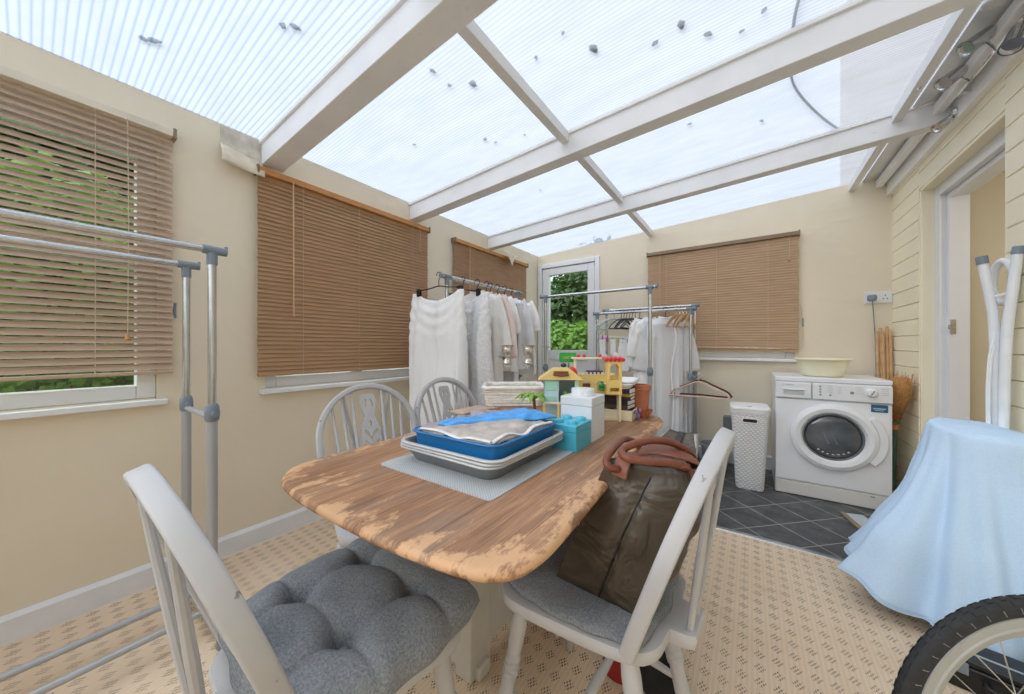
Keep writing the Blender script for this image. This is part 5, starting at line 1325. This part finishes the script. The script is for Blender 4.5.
# ================================================================== RIGHT: sheet-covered heap, airer, wheel
def cover():
    cx, cy = .69, 2.12
    # outlines as radius by angle: top edge of the hidden thing and the hem
    def angk(L): return sorted([(math.atan2(y-cy, x-cx) % (2*PI), math.hypot(x-cx, y-cy), z) for x, y, z in L])
    topk = angk([(.842, 2.12, .74), (.84, 2.19, .745), (.78, 2.25, .755), (.66, 2.24, .765), (.635, 2.19, .765), (.60, 2.12, .765), (.625, 2.05, .752), (.68, 2.0, .742), (.76, 1.97, .735), (.845, 1.96, .73)])
    hemk = angk([(.843, 2.15, .30), (.84, 2.30, .28), (.78, 2.36, .26), (.60, 2.37, .22), (.44, 2.30, .15), (.37, 2.12, .11), (.325, 1.99, .115), (.37, 1.94, .10), (.43, 1.91, .085), (.50, 1.89, .06), (.55, 1.865, .035), (.60, 1.84, .03), (.70, 1.83, .05), (.843, 1.83, .05)])
    def lk(K, a):
        a %= 2*PI; n = len(K)
        for i in range(n):
            a0, a1 = K[i][0], K[(i+1) % n][0]+(2*PI if i == n-1 else 0); aa = a+(2*PI if (i == n-1 and a < K[0][0]) else 0)
            if a0 <= aa <= a1:
                q = (aa-a0)/(a1-a0+1e-9); q = q*q*(3-2*q)*.6+q*.4
                return lerp(K[i][1], K[(i+1) % n][1], q), lerp(K[i][2], K[(i+1) % n][2], q)
        return K[0][1], K[0][2]
    def f(u, v):
        a = u*2*PI
        rt, zt = lk(topk, a); rh, zh = lk(hemk, a)
        if v < .3:
            q = v/.3; r = rt*q; z = lerp(.760, zt, q**2)-.012*noise.noise((r*8*math.cos(a), r*8*math.sin(a), 2.))*q
        else:
            q = (v-.3)/.7; s = q**.85
            fold = (.026*math.sin(a*7+1.2)+.020*math.sin(a*15+.5))*q**.9
            r = lerp(rt, rh, .25*q+.75*q**1.35)+fold*.9
            z = lerp(zt, zh, s)+.012*math.sin(a*9+1)*q*q
            # the tight ridge that falls from the corner to the near hem
        p = V(cx+r*math.cos(a), cy+r*math.sin(a), max(z, .006))
        wob = noise.noise((p.x*7, p.y*7, p.z*5))*.016*(1 if v > .3 else .4)
        p += V(math.cos(a), math.sin(a), .2)*wob
        p.x = min(p.x, HX-.008-.004*(1-v)); p.z = max(p.z, .006); return p
    t = thing('dust_cover', 'pale blue sheet draped over a bulky shape by the house doorway', 'sheet', (cx, cy, .0))
    m = MB(); m.grid(f, 150, 46, cu=True); bmesh.ops.remove_doubles(m.bm, verts=m.bm.verts, dist=.0005)
    m.build('sheet_cloth', M_SHEET, t, solid=.0035, sharp=0, off=t.location)
    m = MB(); hem = [f(k/150, 1.0)+V(0, 0, .002) for k in range(150)]; m.tube(hem, .0032, 5, closed=True); m.build('hem', M_SHEET, t, off=t.location, sharp=0)
cover()
o = MB().prism([(.462, 2.985), (.487, 2.995), (.60, 2.52), (.575, 2.50)], .001, .012).build('floor_strip', mat('brown_edged_strip', '#8b7a66', .5)); tag(o, 'thin brown strip of trim on the tiles beside the blue sheet', 'trim strip')
o = MB().prism([(.49, 2.985), (.575, 3.01), (.70, 2.54), (.60, 2.51)], .001, .010).build('glass_panel', mat('pale_grey_sheet_glass', '#b9c4cb', .12, var=.1)); tag(o, 'pale grey sheet of glass sticking out from under the blue sheet', 'panel')
# folded clothes airer / step stool with white tubes
M_WTUBE = mat('white_enamel_tube', '#eceff2', .3)
t = thing('folding_airer', 'folded white tubular airer with grey end caps standing behind the blue sheet', 'airer', (.80, 2.265, 0))
def tb(pts, r, name='tube_leg', mt=None, n=10): return MB().tube(spline([V(*p)-t.location for p in pts], 6), r, n).build(name, mt or M_WTUBE, t)
tb([(.778, 2.25, 1.41), (.798, 2.25, 1.25), (.806, 2.252, 1.17), (.812, 2.255, .95), (.820, 2.262, .5), (.822, 2.28, .0)], .0145)
tb([(.846, 2.205, 1.43), (.836, 2.21, 1.28), (.826, 2.215, 1.13), (.822, 2.22, .95), (.822, 2.24, .5), (.822, 2.29, .0)], .0145)
tb([(.834, 2.235, 1.22), (.828, 2.245, 1.1), (.827, 2.25, .9), (.827, 2.262, .0)], .010)
for p, q in (((.778, 2.25, 1.405), (.774, 2.25, 1.437)), ((.846, 2.205, 1.425), (.850, 2.205, 1.455))): MB().tube([V(*p)-t.location, V(*q)-t.location], .0165, 12).build('end_cap', M_GREYPL, t)
tb([(.796, 2.25, 1.268), (.82, 2.23, 1.275), (.838, 2.212, 1.285)], .005, 'cross_rod', None, 8)
tb([(.786, 2.235, .55), (.783, 2.235, .85), (.787, 2.235, 1.0), (.795, 2.235, 1.07), (.803, 2.24, 1.10)], .0035, 'wire_loop', None, 7)
tb([(.792, 2.235, .55), (.789, 2.235, .85), (.793, 2.235, 1.0), (.80, 2.235, 1.06), (.803, 2.24, 1.10)], .0035, 'wire_loop', None, 7)
m = MB(); c = V(.838, 2.275, 1.33)-t.location
ring = [V(c.x+.012*math.cos(a), c.y-.045*math.cos(a), c.z+.085*math.sin(a)) for a in [2*PI*k/24 for k in range(24)]]
m.tube(ring, .014, 8, closed=True); m.build('oval_loop', M_WTUBE, t, sharp=0)
# ---- wheel
def wheel():
    Rw = .275; c = V(.474, 1.195, Rw)
    t = thing('bicycle_wheel', 'spoked bicycle wheel with black knobbly tyre at the front of the blue sheet', 'bicycle wheel', (c.x, c.y, 0))
    ang = rad(33); ax = V(-math.sin(ang), math.cos(ang), 0)     # axle direction
    M = Matrix.Rotation(ang, 3, 'Z') @ Matrix.Rotation(PI/2, 3, 'X')   # disc in local XY -> upright
    def P(r, a, h): return M @ V(r*math.cos(a), r*math.sin(a), h)+V(0, 0, Rw)
    n = 96
    m = MB(); g = []
    tw = .024
    sec = [(Rw-.036, -.010), (Rw-.029, -.0135), (Rw-.018, -.0150), (Rw-.008, -.0125), (Rw-.002, -.006), (Rw, 0), (Rw-.002, .006), (Rw-.008, .0125), (Rw-.018, .0150), (Rw-.029, .0135), (Rw-.036, .010)]
    m.grid(lambda u, v: P(*(lambda s: (s[0], 2*PI*u, s[1]))(sec[round(v*(len(sec)-1))])), n, len(sec), cu=True)
    m.build('tyre', M_RUBBER, t, sharp=0)
    m = MB()
    for k in range(64):
        a = 2*PI*k/64; da = 2*PI/64
        for s in (-1, 1):
            for (r0, h0, r1, h1, w_) in ((Rw-.0075, .0122, Rw-.001, .0065, .30),):
                q = .0012; A = a+(da*.5 if s > 0 else 0)
                ring = []
                for dr in (-.0015, q):
                    ring.append([P(r0+dr, A-da*w_, s*(h0+dr*.4)), P(r0+dr, A+da*w_, s*(h0+dr*.4)), P(r1+dr, A+da*w_, s*h1), P(r1+dr, A-da*w_, s*h1)])
                m.rings(ring)
        m.rings([[P(Rw+dr, a-da*.22, -.004), P(Rw+dr, a+da*.22, -.004), P(Rw+dr, a+da*.22+.01, .004), P(Rw+dr, a-da*.22+.01, .004)] for dr in (-.002, .0012)])
    m.mi = 1
    for k in range(48):
        a = 2*PI*k/48
        for s in (-1, 1): m.tube([P(Rw-.024, a, s*.0144), P(Rw-.012, a+.012, s*.0146)], .0009, 5)
    m.build('tread', [M_RUBBER, mat('pale_tyre_print', '#8f9294', .6)], t, sharp=20)
    m = MB(); rs_ = [(Rw-.033, -.010), (Rw-.034, -.0135), (Rw-.052, -.0135), (Rw-.055, -.0155), (Rw-.058, -.0155), (Rw-.061, -.0125), (Rw-.075, -.009), (Rw-.081, -.004), (Rw-.082, 0), (Rw-.081, .004), (Rw-.075, .009), (Rw-.061, .0125), (Rw-.058, .0155), (Rw-.055, .0155), (Rw-.052, .0135), (Rw-.034, .0135), (Rw-.033, .010)]
    m.grid(lambda u, v: P(*(lambda s: (s[0], 2*PI*u, s[1]))(rs_[round(v*(len(rs_)-1))])), n, len(rs_), cu=True); m.build('rim', M_ALU, t, sharp=25)
    m = MB(); ns = 20
    for k in range(ns):
        a = 2*PI*k/ns; s = 1 if k % 2 else -1; b = a+(1 if k % 4 < 2 else -1)*.95
        m.tube([P(Rw-.080, a, 0), P(.022, b, s*.024)], .0012, 5)
    m.build('spokes', M_CHROME, t)
    m = MB(); m.lathe([(.012, -.045), (.024, -.030), (.024, -.022), (.014, -.018), (.013, .018), (.024, .022), (.024, .030), (.012, .045)], 18, M, (0, 0, Rw)); m.build('hub', M_ALU, t)
    m = MB(); m.lathe([(.005, -.06), (.005, .06)], 8, M, (0, 0, Rw)); m.build('axle', M_STEEL, t)
wheel()
t = thing('tool_case', 'black plastic tool case lying behind the bicycle wheel', 'case', (.655, 1.715, 0), rad(-12))
MB().prism(rrect(.32, .13, .02), 0, .075).build('case_body', M_BLACKPL, t, bevel=.006)
MB().prism(rrect(.31, .12, .02), .075, .095).build('lid', M_BLACKPL, t, bevel=.006)
m = MB(); m.tube(spline([V(-.06, -.067, .05), V(-.05, -.100, .05), V(.05, -.100, .05), V(.06, -.067, .05)], 5), .009, 8); m.build('handle', M_BLACKPL, t)
for x in (-.11, .11): MB().box((x, -.067, .07), (.035, .008, .035)).build('latch', M_GREYPL, t, bevel=.002)
m = MB(); m.b2((-.11, -.02, .0955), (.09, -.012, .0975)); m.build('trim_line', M_ALU, t)
# under the right-hand chair
t = thing('fabric_pouch', 'red fabric pouch on the carpet under the right chair', 'pouch', (-.325, 1.10, 0), .5)
M_REDF = mat('dark_red_fabric', '#8f1f1c', .8)
m = MB(); m.grid(lambda u, v: V(.075*math.cos(2*PI*u)*math.sin(PI*v)*(1+.1*math.sin(4*PI*u)), .05*math.sin(2*PI*u)*math.sin(PI*v), .055-.055*math.cos(PI*v)*(1 if v < .5 else 1.1)), 28, 16, cu=True); m.build('pouch_body', M_REDF, t, sharp=0)
MB().tube([V(-.03, 0, .10), V(0, .0, .118), V(.03, 0, .10)], .004, 6).build('drawstring', M_BLACKPL, t)
t = thing('rucksack', 'black rucksack on the carpet behind the red pouch', 'bag', (-.245, 1.150, 0), .35)
m = MB(); m.grid(lambda u, v: V(.07*math.copysign(abs(math.cos(2*PI*u))**.7, math.cos(2*PI*u))*math.sin(PI*v)**.5, .10*math.copysign(abs(math.sin(2*PI*u))**.7, math.sin(2*PI*u))*math.sin(PI*v)**.5, .075-.075*math.cos(PI*v)), 32, 18, cu=True); m.build('bag_body', mat('black_canvas', '#1c1c1d', .9, bump=.4, bscale=300), t, sharp=0)
m = MB(); m.tube(spline([V(-.02, -.06, .13), V(-.03, -.03, .16), V(-.03, .02, .16), V(-.02, .05, .13)], 5), .008, 7); m.build('strap', M_BLACKPL, t)
o = MB().box((-.655, .765, .004), (.012, .075, .007), rz=rad(38)).build('offcut_stick', M_CREAMPL, bevel=.001); tag(o, 'small cream plastic stick lying on the carpet under the table', 'stick')

t = thing('plastic_bag', 'small crumpled white plastic bag on the carpet under the table', 'bag', (-.60, 1.14, 0))
m = MB(); m.grid(lambda u, v: V((.065+.012*math.sin(6*PI*u))*math.cos(2*PI*u)*math.sin(PI*v)**.7, (.05+.01*math.sin(10*PI*u))*math.sin(2*PI*u)*math.sin(PI*v)**.7, .06-.06*math.cos(PI*v)+.012*math.sin(4*PI*u)*v), 40, 18, cu=True); m.build('bag_body', mat('white_bag_plastic', '#ececec', .4, bump=.5), t, sharp=0)
m = MB(); m.tube(spline([V(-.02, 0, .115), V(-.03, .01, .15), V(.02, .012, .155), V(.02, 0, .115)], 5), .004, 6); m.build('handle', M_WHITEPL, t)
# ================================================================== FIXTURES HIGH UP
# spotlights on a curved bar along the ledger
def spot_head(parent, off, pos, aim, L=.105, r=.029):
    pos = V(*pos); aim = V(*aim).normalized(); M = aim.to_track_quat('Z', 'Y').to_matrix(); loc = pos-off
    h = MB().lathe([(.006, -L*.9), (r*.72, -L*.86), (r*.8, -L*.8), (r, 0), (r+.002, .004), (r-.003, .004), (r-.004, -.006)], 26, M, loc).build('lamp_head', M_CHROME, parent, sharp=40)
    MB().lathe([(r-.004, -.008), (r*.5, -.012), (.002, -.013)], 22, M, loc, caps=True).build('reflector', mat('dark_lamp_reflector', '#29292b', .35, .3), h)
    return h
base = V(.79, 2.20, 2.25)
t = thing('spotlight_bar', 'chrome spotlight bar with three cylinder heads on the ledger above the doorway', 'spotlight', base)
bar = [(.800, 1.78, 2.245), (.793, 1.95, 2.235), (.797, 2.10, 2.25), (.793, 2.28, 2.238), (.797, 2.42, 2.25), (.793, 2.52, 2.245)]
MB().tube(spline([V(*p)-base for p in bar], 6), .006, 8).build('curved_bar', M_CHROME, t)
m = MB(); m.lathe([(.045, 0), (.046, .01), (.040, .018), (.01, .02)], 22, Matrix.Rotation(-PI/2, 3, 'Y'), V(.832, 2.02, 2.25)-base); m.build('wall_plate', M_CHROME, t)
for y in (1.80, 2.02, 2.5):
    m = MB(); m.tube([V(.834, y, 2.25)-base, V(.797, y, 2.245)-base], .006, 8); m.build('bracket', M_CHROME, t)
for (p, a, s0) in (((.700, 2.34, 2.236), (-.70, -.34, -.60), (.795, 2.40, 2.246)), ((.700, 2.145, 2.252), (-.79, -.23, -.57), (.795, 2.20, 2.24)), ((.752, 1.99, 2.125), (-.34, -.38, -.85), (.797, 2.05, 2.235))):
    spot_head(t, base, p, a)
    pv = V(*p)-V(*a).normalized()*.05; MB().tube([V(*s0)-base, (V(*s0)+pv)/2+V(0, 0, .006)-base, pv-base], .0045, 7).build('arm', M_CHROME, t)
b2 = V(.82, 2.655, 2.225)
t = thing('small_spotlight', 'single small chrome spotlight on the ledger, beside the farthest rafter', 'spotlight', b2)
MB().lathe([(.034, 0), (.034, .006), (.026, .014), (.008, .016)], 22, Matrix.Rotation(-PI/2, 3, 'Y'), V(.012, 0, 0)).build('wall_plate', M_CHROME, t)
MB().tube([V(.002, 0, 0), V(-.025, -.012, -.02), V(-.035, -.02, -.040)], .006, 8).build('arm', M_CHROME, t)
spot_head(t, b2, (.765, 2.625, 2.165), (-.75, -.2, -.62), .05, .024)
o = MB().lathe([(.010, 0), (.009, .006), (.002, .009)], 14, Matrix.Rotation(PI, 3, 'X'), (0, 0, 0)).build('screw_cup', M_CHROME); o.location = (.645, 2.40, roof_z(.645)-.060); tag(o, 'small chrome screw cup under the right-hand purlin', 'screw cup')
o = MB().lathe([(.034, 0), (.036, .012), (.030, .02), (.004, .022)], 20, Matrix.Rotation(PI, 3, 'X')).build('round_vent', mat('clear_grey_plastic_dome', '#c5c9cb', .2)); o.location = (.73, 2.02, roof_z(.73)-.0125); tag(o, 'round pale dome on the flashing above the spotlight bar', 'dome')
# torn wallpaper flaps
M_PAPER = mat('torn_wall_lining', '#dcd0ba', .8, var=.12, vscale=14)
M_PLASTER = mat('bare_stained_plaster', '#cbc4b6', .85, var=.22, vscale=16)
o = MB().prism([(.560, 2.075), (.732, 2.055), (.732, 2.19), (.560, 2.19)], LX+.0005, LX+.004, M=Matrix(((0, 0, 1), (1, 0, 0), (0, 1, 0)))).build('bare_plaster', M_PLASTER); struct(tag(o, 'patch of bare stained plaster below the nearest rafter', 'wall patch'))
m = MB(); m.grid(lambda u, v: V(LX+.006+.055*math.sin(v*PI*.55)+.003*math.sin(u*7), lerp(.556, .738, u)-.006*v, lerp(2.098, 2.070, u)-.108*v*(1-.1*u)+.002*math.sin(u*9)), 16, 9); o = m.build('peeling_paper', M_PAPER, solid=.0015, sharp=0); tag(o, 'strip of wall lining peeling off below the nearest rafter', 'peeling paper')
m = MB(); m.grid(lambda u, v: V(LX+.068+.03*v+.012*math.sin(u*4), lerp(2.86, 3.16, u)+(lerp(.05, -.12, u))*v*.9, 2.085-.155*v*(1-abs(2*u-1.0)*.75)-.015*u), 14, 10); o = m.build('peeling_paper', M_PAPER, solid=.0015, sharp=0); tag(o, 'cream flap of torn paper over the far left blind', 'peeling paper')
# cleats
def cleat(label, loc, axis):
    t = thing('cord_cleat', label, 'cord cleat', loc)
    d = V(1, 0, 0) if axis == 'Y' else V(0, -1, 0)
    m = MB(); m.tube([V(0, 0, .0), d*.012], .006, 8); m.tube(spline([d*.016+V(0, 0, .034), d*.011+V(0, 0, .015), d*.011-V(0, 0, .015), d*.016-V(0, 0, .034)], 4), .0052, 7); m.build('cleat_body', M_GREYPL, t)
cleat('grey cord cleat on the left wall beside the half-open blind', (LX+.0, .392, 1.235), 'Y')
cleat('grey cord cleat on the end wall right of the light brown blind', (.352, BY, 1.265), 'X')
o = MB().tube([V(.33, BY-.03, 1.42), V(.345, BY-.012, 1.36), V(.352, BY-.014, 1.20), V(.350, BY-.012, 1.06)], .002, 6).build('blind_cord', M_CORD); tag(o, 'loose cream cord hanging past the cleat on the end wall', 'cord')
# fallen leaves lying on top of the roof
for k, (x, y, s) in enumerate([(-1.87, .25, .022), (-1.85, .275, .026), (-1.41, .54, .02), (-1.38, .57, .022), (-1.13, 1.01, .018), (-1.13, 1.11, .016), (-1.04, 1.17, .030), (-.74, 1.23, .014), (-.53, 1.34, .03), (-.32, 1.47, .02), (-1.6, 1.29, .016), (-1.25, 1.51, .020), (-1.22, 1.57, .014), (-.22, 1.45, .026), (-.14, 1.56, .022), (-.03, 1.63, .014), (.04, 1.58, .016), (-.28, 2.12, .018), (-1.31, 2.24, .015), (-1.05, 1.62, .012), (-.6, 1.20, .012), (.05, 2.35, .018)]):
    z = roof_z(x)+.0125; s *= .72; rl = random.Random(k); ph = rl.uniform(0, 6); n = 14
    m = MB(); m.rings([[V(s*math.cos(a)*(1+.25*math.sin(2*a+ph)+.12*math.sin(5*a)), s*.7*math.sin(a)*(1+.2*math.sin(3*a+ph)), dz) for a in [2*PI*i/n for i in range(n)]] for dz in (0, .002)])
    o = m.build('fallen_leaf', M_FALLEN); o.location = (x, y, z+.001); o.rotation_euler = (0, -.051, ph); tag(o, 'small dead leaf lying on the roof sheet, seen from below as a dark spot', 'leaf', 'dead leaves on the roof')
# cable slung over the roof sheets
cp = [(.16, 1.50), (.143, 1.62), (.137, 1.74), (.145, 1.99), (.20, 2.23), (.36, 2.62), (.56, 3.0)]
o = MB().tube(spline([V(x, y, roof_z(x)+.0195) for x, y in cp], 8), .0055, 6).build('roof_cable', M_BLACKPL); tag(o, 'dark cable lying across the roof sheets, seen from below as a curved line', 'cable')
# ================================================================== GARDEN
M_LAWN = mat('lawn', '#5f7f3b', .95, var=.3, vscale=6)
struct(MB().b2((-9, -6, -.25), (-2.32, 12, -.12)).build('ground', M_LAWN), 'lawn', 'ground'); struct(MB().b2((-2.32, -9, -.25), (6, -1.52, -.12)).build('ground', mat('grey_added_paving', '#9a968e', .9)), 'unseen paving added behind the room to block light from below', 'ground'); struct(MB().b2((-2.32, 3.82, -.25), (6, 12, -.12)).build('ground', M_LAWN), 'lawn', 'ground')  # paving added out of view to stop sky light coming from below
def bush(name, label, loc, size, nleaf, ls, mt, seed, core=None, cat='bush', group=None):
    """leafy mass: leaves are small folded blades on a lumpy ellipsoid"""
    rs = random.Random(seed); t = thing(name, label, cat, loc, 0, group); m = MB()
    sx, sy, sz = size
    for _ in range(nleaf):
        while True:
            d = V(rs.gauss(0, 1), rs.gauss(0, 1), rs.gauss(0, 1))
            if d.length > .01: break
        d.normalize(); k = (.72+.28*rs.random())*(1+.28*noise.noise((d.x*2.3+seed, d.y*2.3, d.z*2.3))+.12*noise.noise((d.x*6, d.y*6+seed, d.z*6)))
        p = V(d.x*sx*k, d.y*sy*k, sz+d.z*sz*k)
        if p.z < .02: continue
        nrm = (d+V(rs.gauss(0, .5), rs.gauss(0, .5), rs.gauss(.3, .5))).normalized(); ax = nrm.cross(V(rs.gauss(0, 1), rs.gauss(0, 1), rs.gauss(0, 1))).normalized(); b = nrm.cross(ax)
        L = ls*rs.uniform(.6, 1.3); w = L*.32
        a0, a1 = p-ax*L*.5, p+ax*L*.5-nrm*L*.12; q0, q1 = p+b*w-nrm*L*.04, p-b*w-nrm*L*.04; md = p+nrm*L*.05
        vs = [m.v(x) for x in (a0, q0, a1, q1, md)]
        for f in ((0, 1, 4), (1, 2, 4), (2, 3, 4), (3, 0, 4)): m.face([vs[i] for i in f])
    m.build('foliage', mt, t, sharp=0)
    m = MB()
    for k in range(7):
        a = rs.uniform(0, 2*PI); m.tube([V(.04*math.cos(a), .04*math.sin(a), 0), V(sx*.3*math.cos(a), sy*.3*math.sin(a), sz*.8), V(sx*.6*math.cos(a+.3), sy*.6*math.sin(a+.3), sz*1.5)], [.03, .02, .006], 6)
    m.build('branches', M_TBR, t); return t
bush('laurel_bush', 'bright leafy laurel seen low through the garden door', (-2.45, 5.15, -.12), (.85, .6, .80), 6500, .095, M_LEAF, 4)
bush('shrub', 'dark shrub behind the laurel, seen through the garden door', (-3.1, 6.75, -.12), (1.3, .7, 1.35), 6500, .15, M_LEAFD, 5)
bush('tree', 'dark tree crown rising at the top of the garden door', (-2.9, 8.6, -.12), (2.2, 1.0, 1.9), 9000, .17, M_LEAFD, 6, cat='tree')
bush('hedge_bush', 'bright hedge bush outside the half-open blind', (-3.75, .1, -.12), (.8, 1.25, 1.2), 15000, .085, M_LEAF, 7)
bush('hedge_bush', 'dark hedge bush outside the wide brown blind', (-4.0, 2.75, -.12), (.8, 1.2, 1.3), 3500, .14, M_LEAFD, 8)
bush('hedge_bush', 'hedge bush outside the far left blind', (-4.1, 5.2, -.12), (.8, 1.0, 1.3), 2500, .13, M_LEAF, 9)
bush('tall_hedge', 'tall dark hedge behind the bright bush outside the half-open blind', (-5.9, .1, -.12), (1.0, 3.2, 1.9), 14000, .19, M_LEAFD, 10, cat='hedge')
bush('hedge_bush', 'bright hedge bush behind the end wall window blind', (-.1, 6.6, -.12), (1.5, .8, 1.2), 2500, .13, M_LEAF, 12)
# ================================================================== LIGHT AND CAMERA
wd = bpy.data.worlds.new('overcast_sky'); SC.world = wd; nt = wd.node_tree if wd.use_nodes else None
wd.use_nodes = True; nt = wd.node_tree; nt.nodes.clear()
out = nt.nodes.new('ShaderNodeOutputWorld'); bg = nt.nodes.new('ShaderNodeBackground'); tc = nt.nodes.new('ShaderNodeTexCoord'); sx = nt.nodes.new('ShaderNodeSeparateXYZ'); rp = nt.nodes.new('ShaderNodeValToRGB')
nt.links.new(tc.outputs['Generated'], sx.inputs[0]); nt.links.new(sx.outputs[2], rp.inputs[0])
e = rp.color_ramp.elements; e[0].position = 0.; e[0].color = (.72, .78, .86, 1); e[1].position = .85; e[1].color = (1.0, 1.04, 1.08, 1)
nt.links.new(rp.outputs[0], bg.inputs[0]); bg.inputs[1].default_value = SKY; nt.links.new(bg.outputs[0], out.inputs[0])
sun = bpy.data.lights.new('sun', 'SUN'); sun.energy = SUN; sun.angle = rad(70); sun.color = (1, .97, .92)
so = bpy.data.objects.new('sun', sun); COL.objects.link(so); so.rotation_euler = (rad(36), rad(-32), 0)
# unseen point light added to brighten the hallway, no fitting
hl = bpy.data.lights.new('hall_fill_light', 'POINT'); hl.energy = HALL; hl.shadow_soft_size = .12; hl.color = (1, .96, .9)
ho = bpy.data.objects.new('hall_fill_light', hl); COL.objects.link(ho); ho.location = (1.7, 2.2, 1.75)
cam = bpy.data.cameras.new('camera'); co = bpy.data.objects.new('camera', cam); COL.objects.link(co); SC.camera = co
cam.sensor_width = 36; cam.lens = 340/1024*36; cam.clip_start = .02; cam.clip_end = 100; cam.shift_y = -1/1024
co.location = (0, 0, 1.07); co.rotation_euler = (rad(90), 0, rad(35.09))
vs = SC.view_settings; vs.view_transform = 'Standard'; vs.look = 'None'; vs.gamma = 1; vs.use_curve_mapping = False; vs.exposure = EXPOSURE
SC.cycles.max_bounces = 10; SC.cycles.diffuse_bounces = 6; SC.cycles.transparent_max_bounces = 24; SC.cycles.use_denoising = True
SC.cycles.sample_clamp_indirect = 8
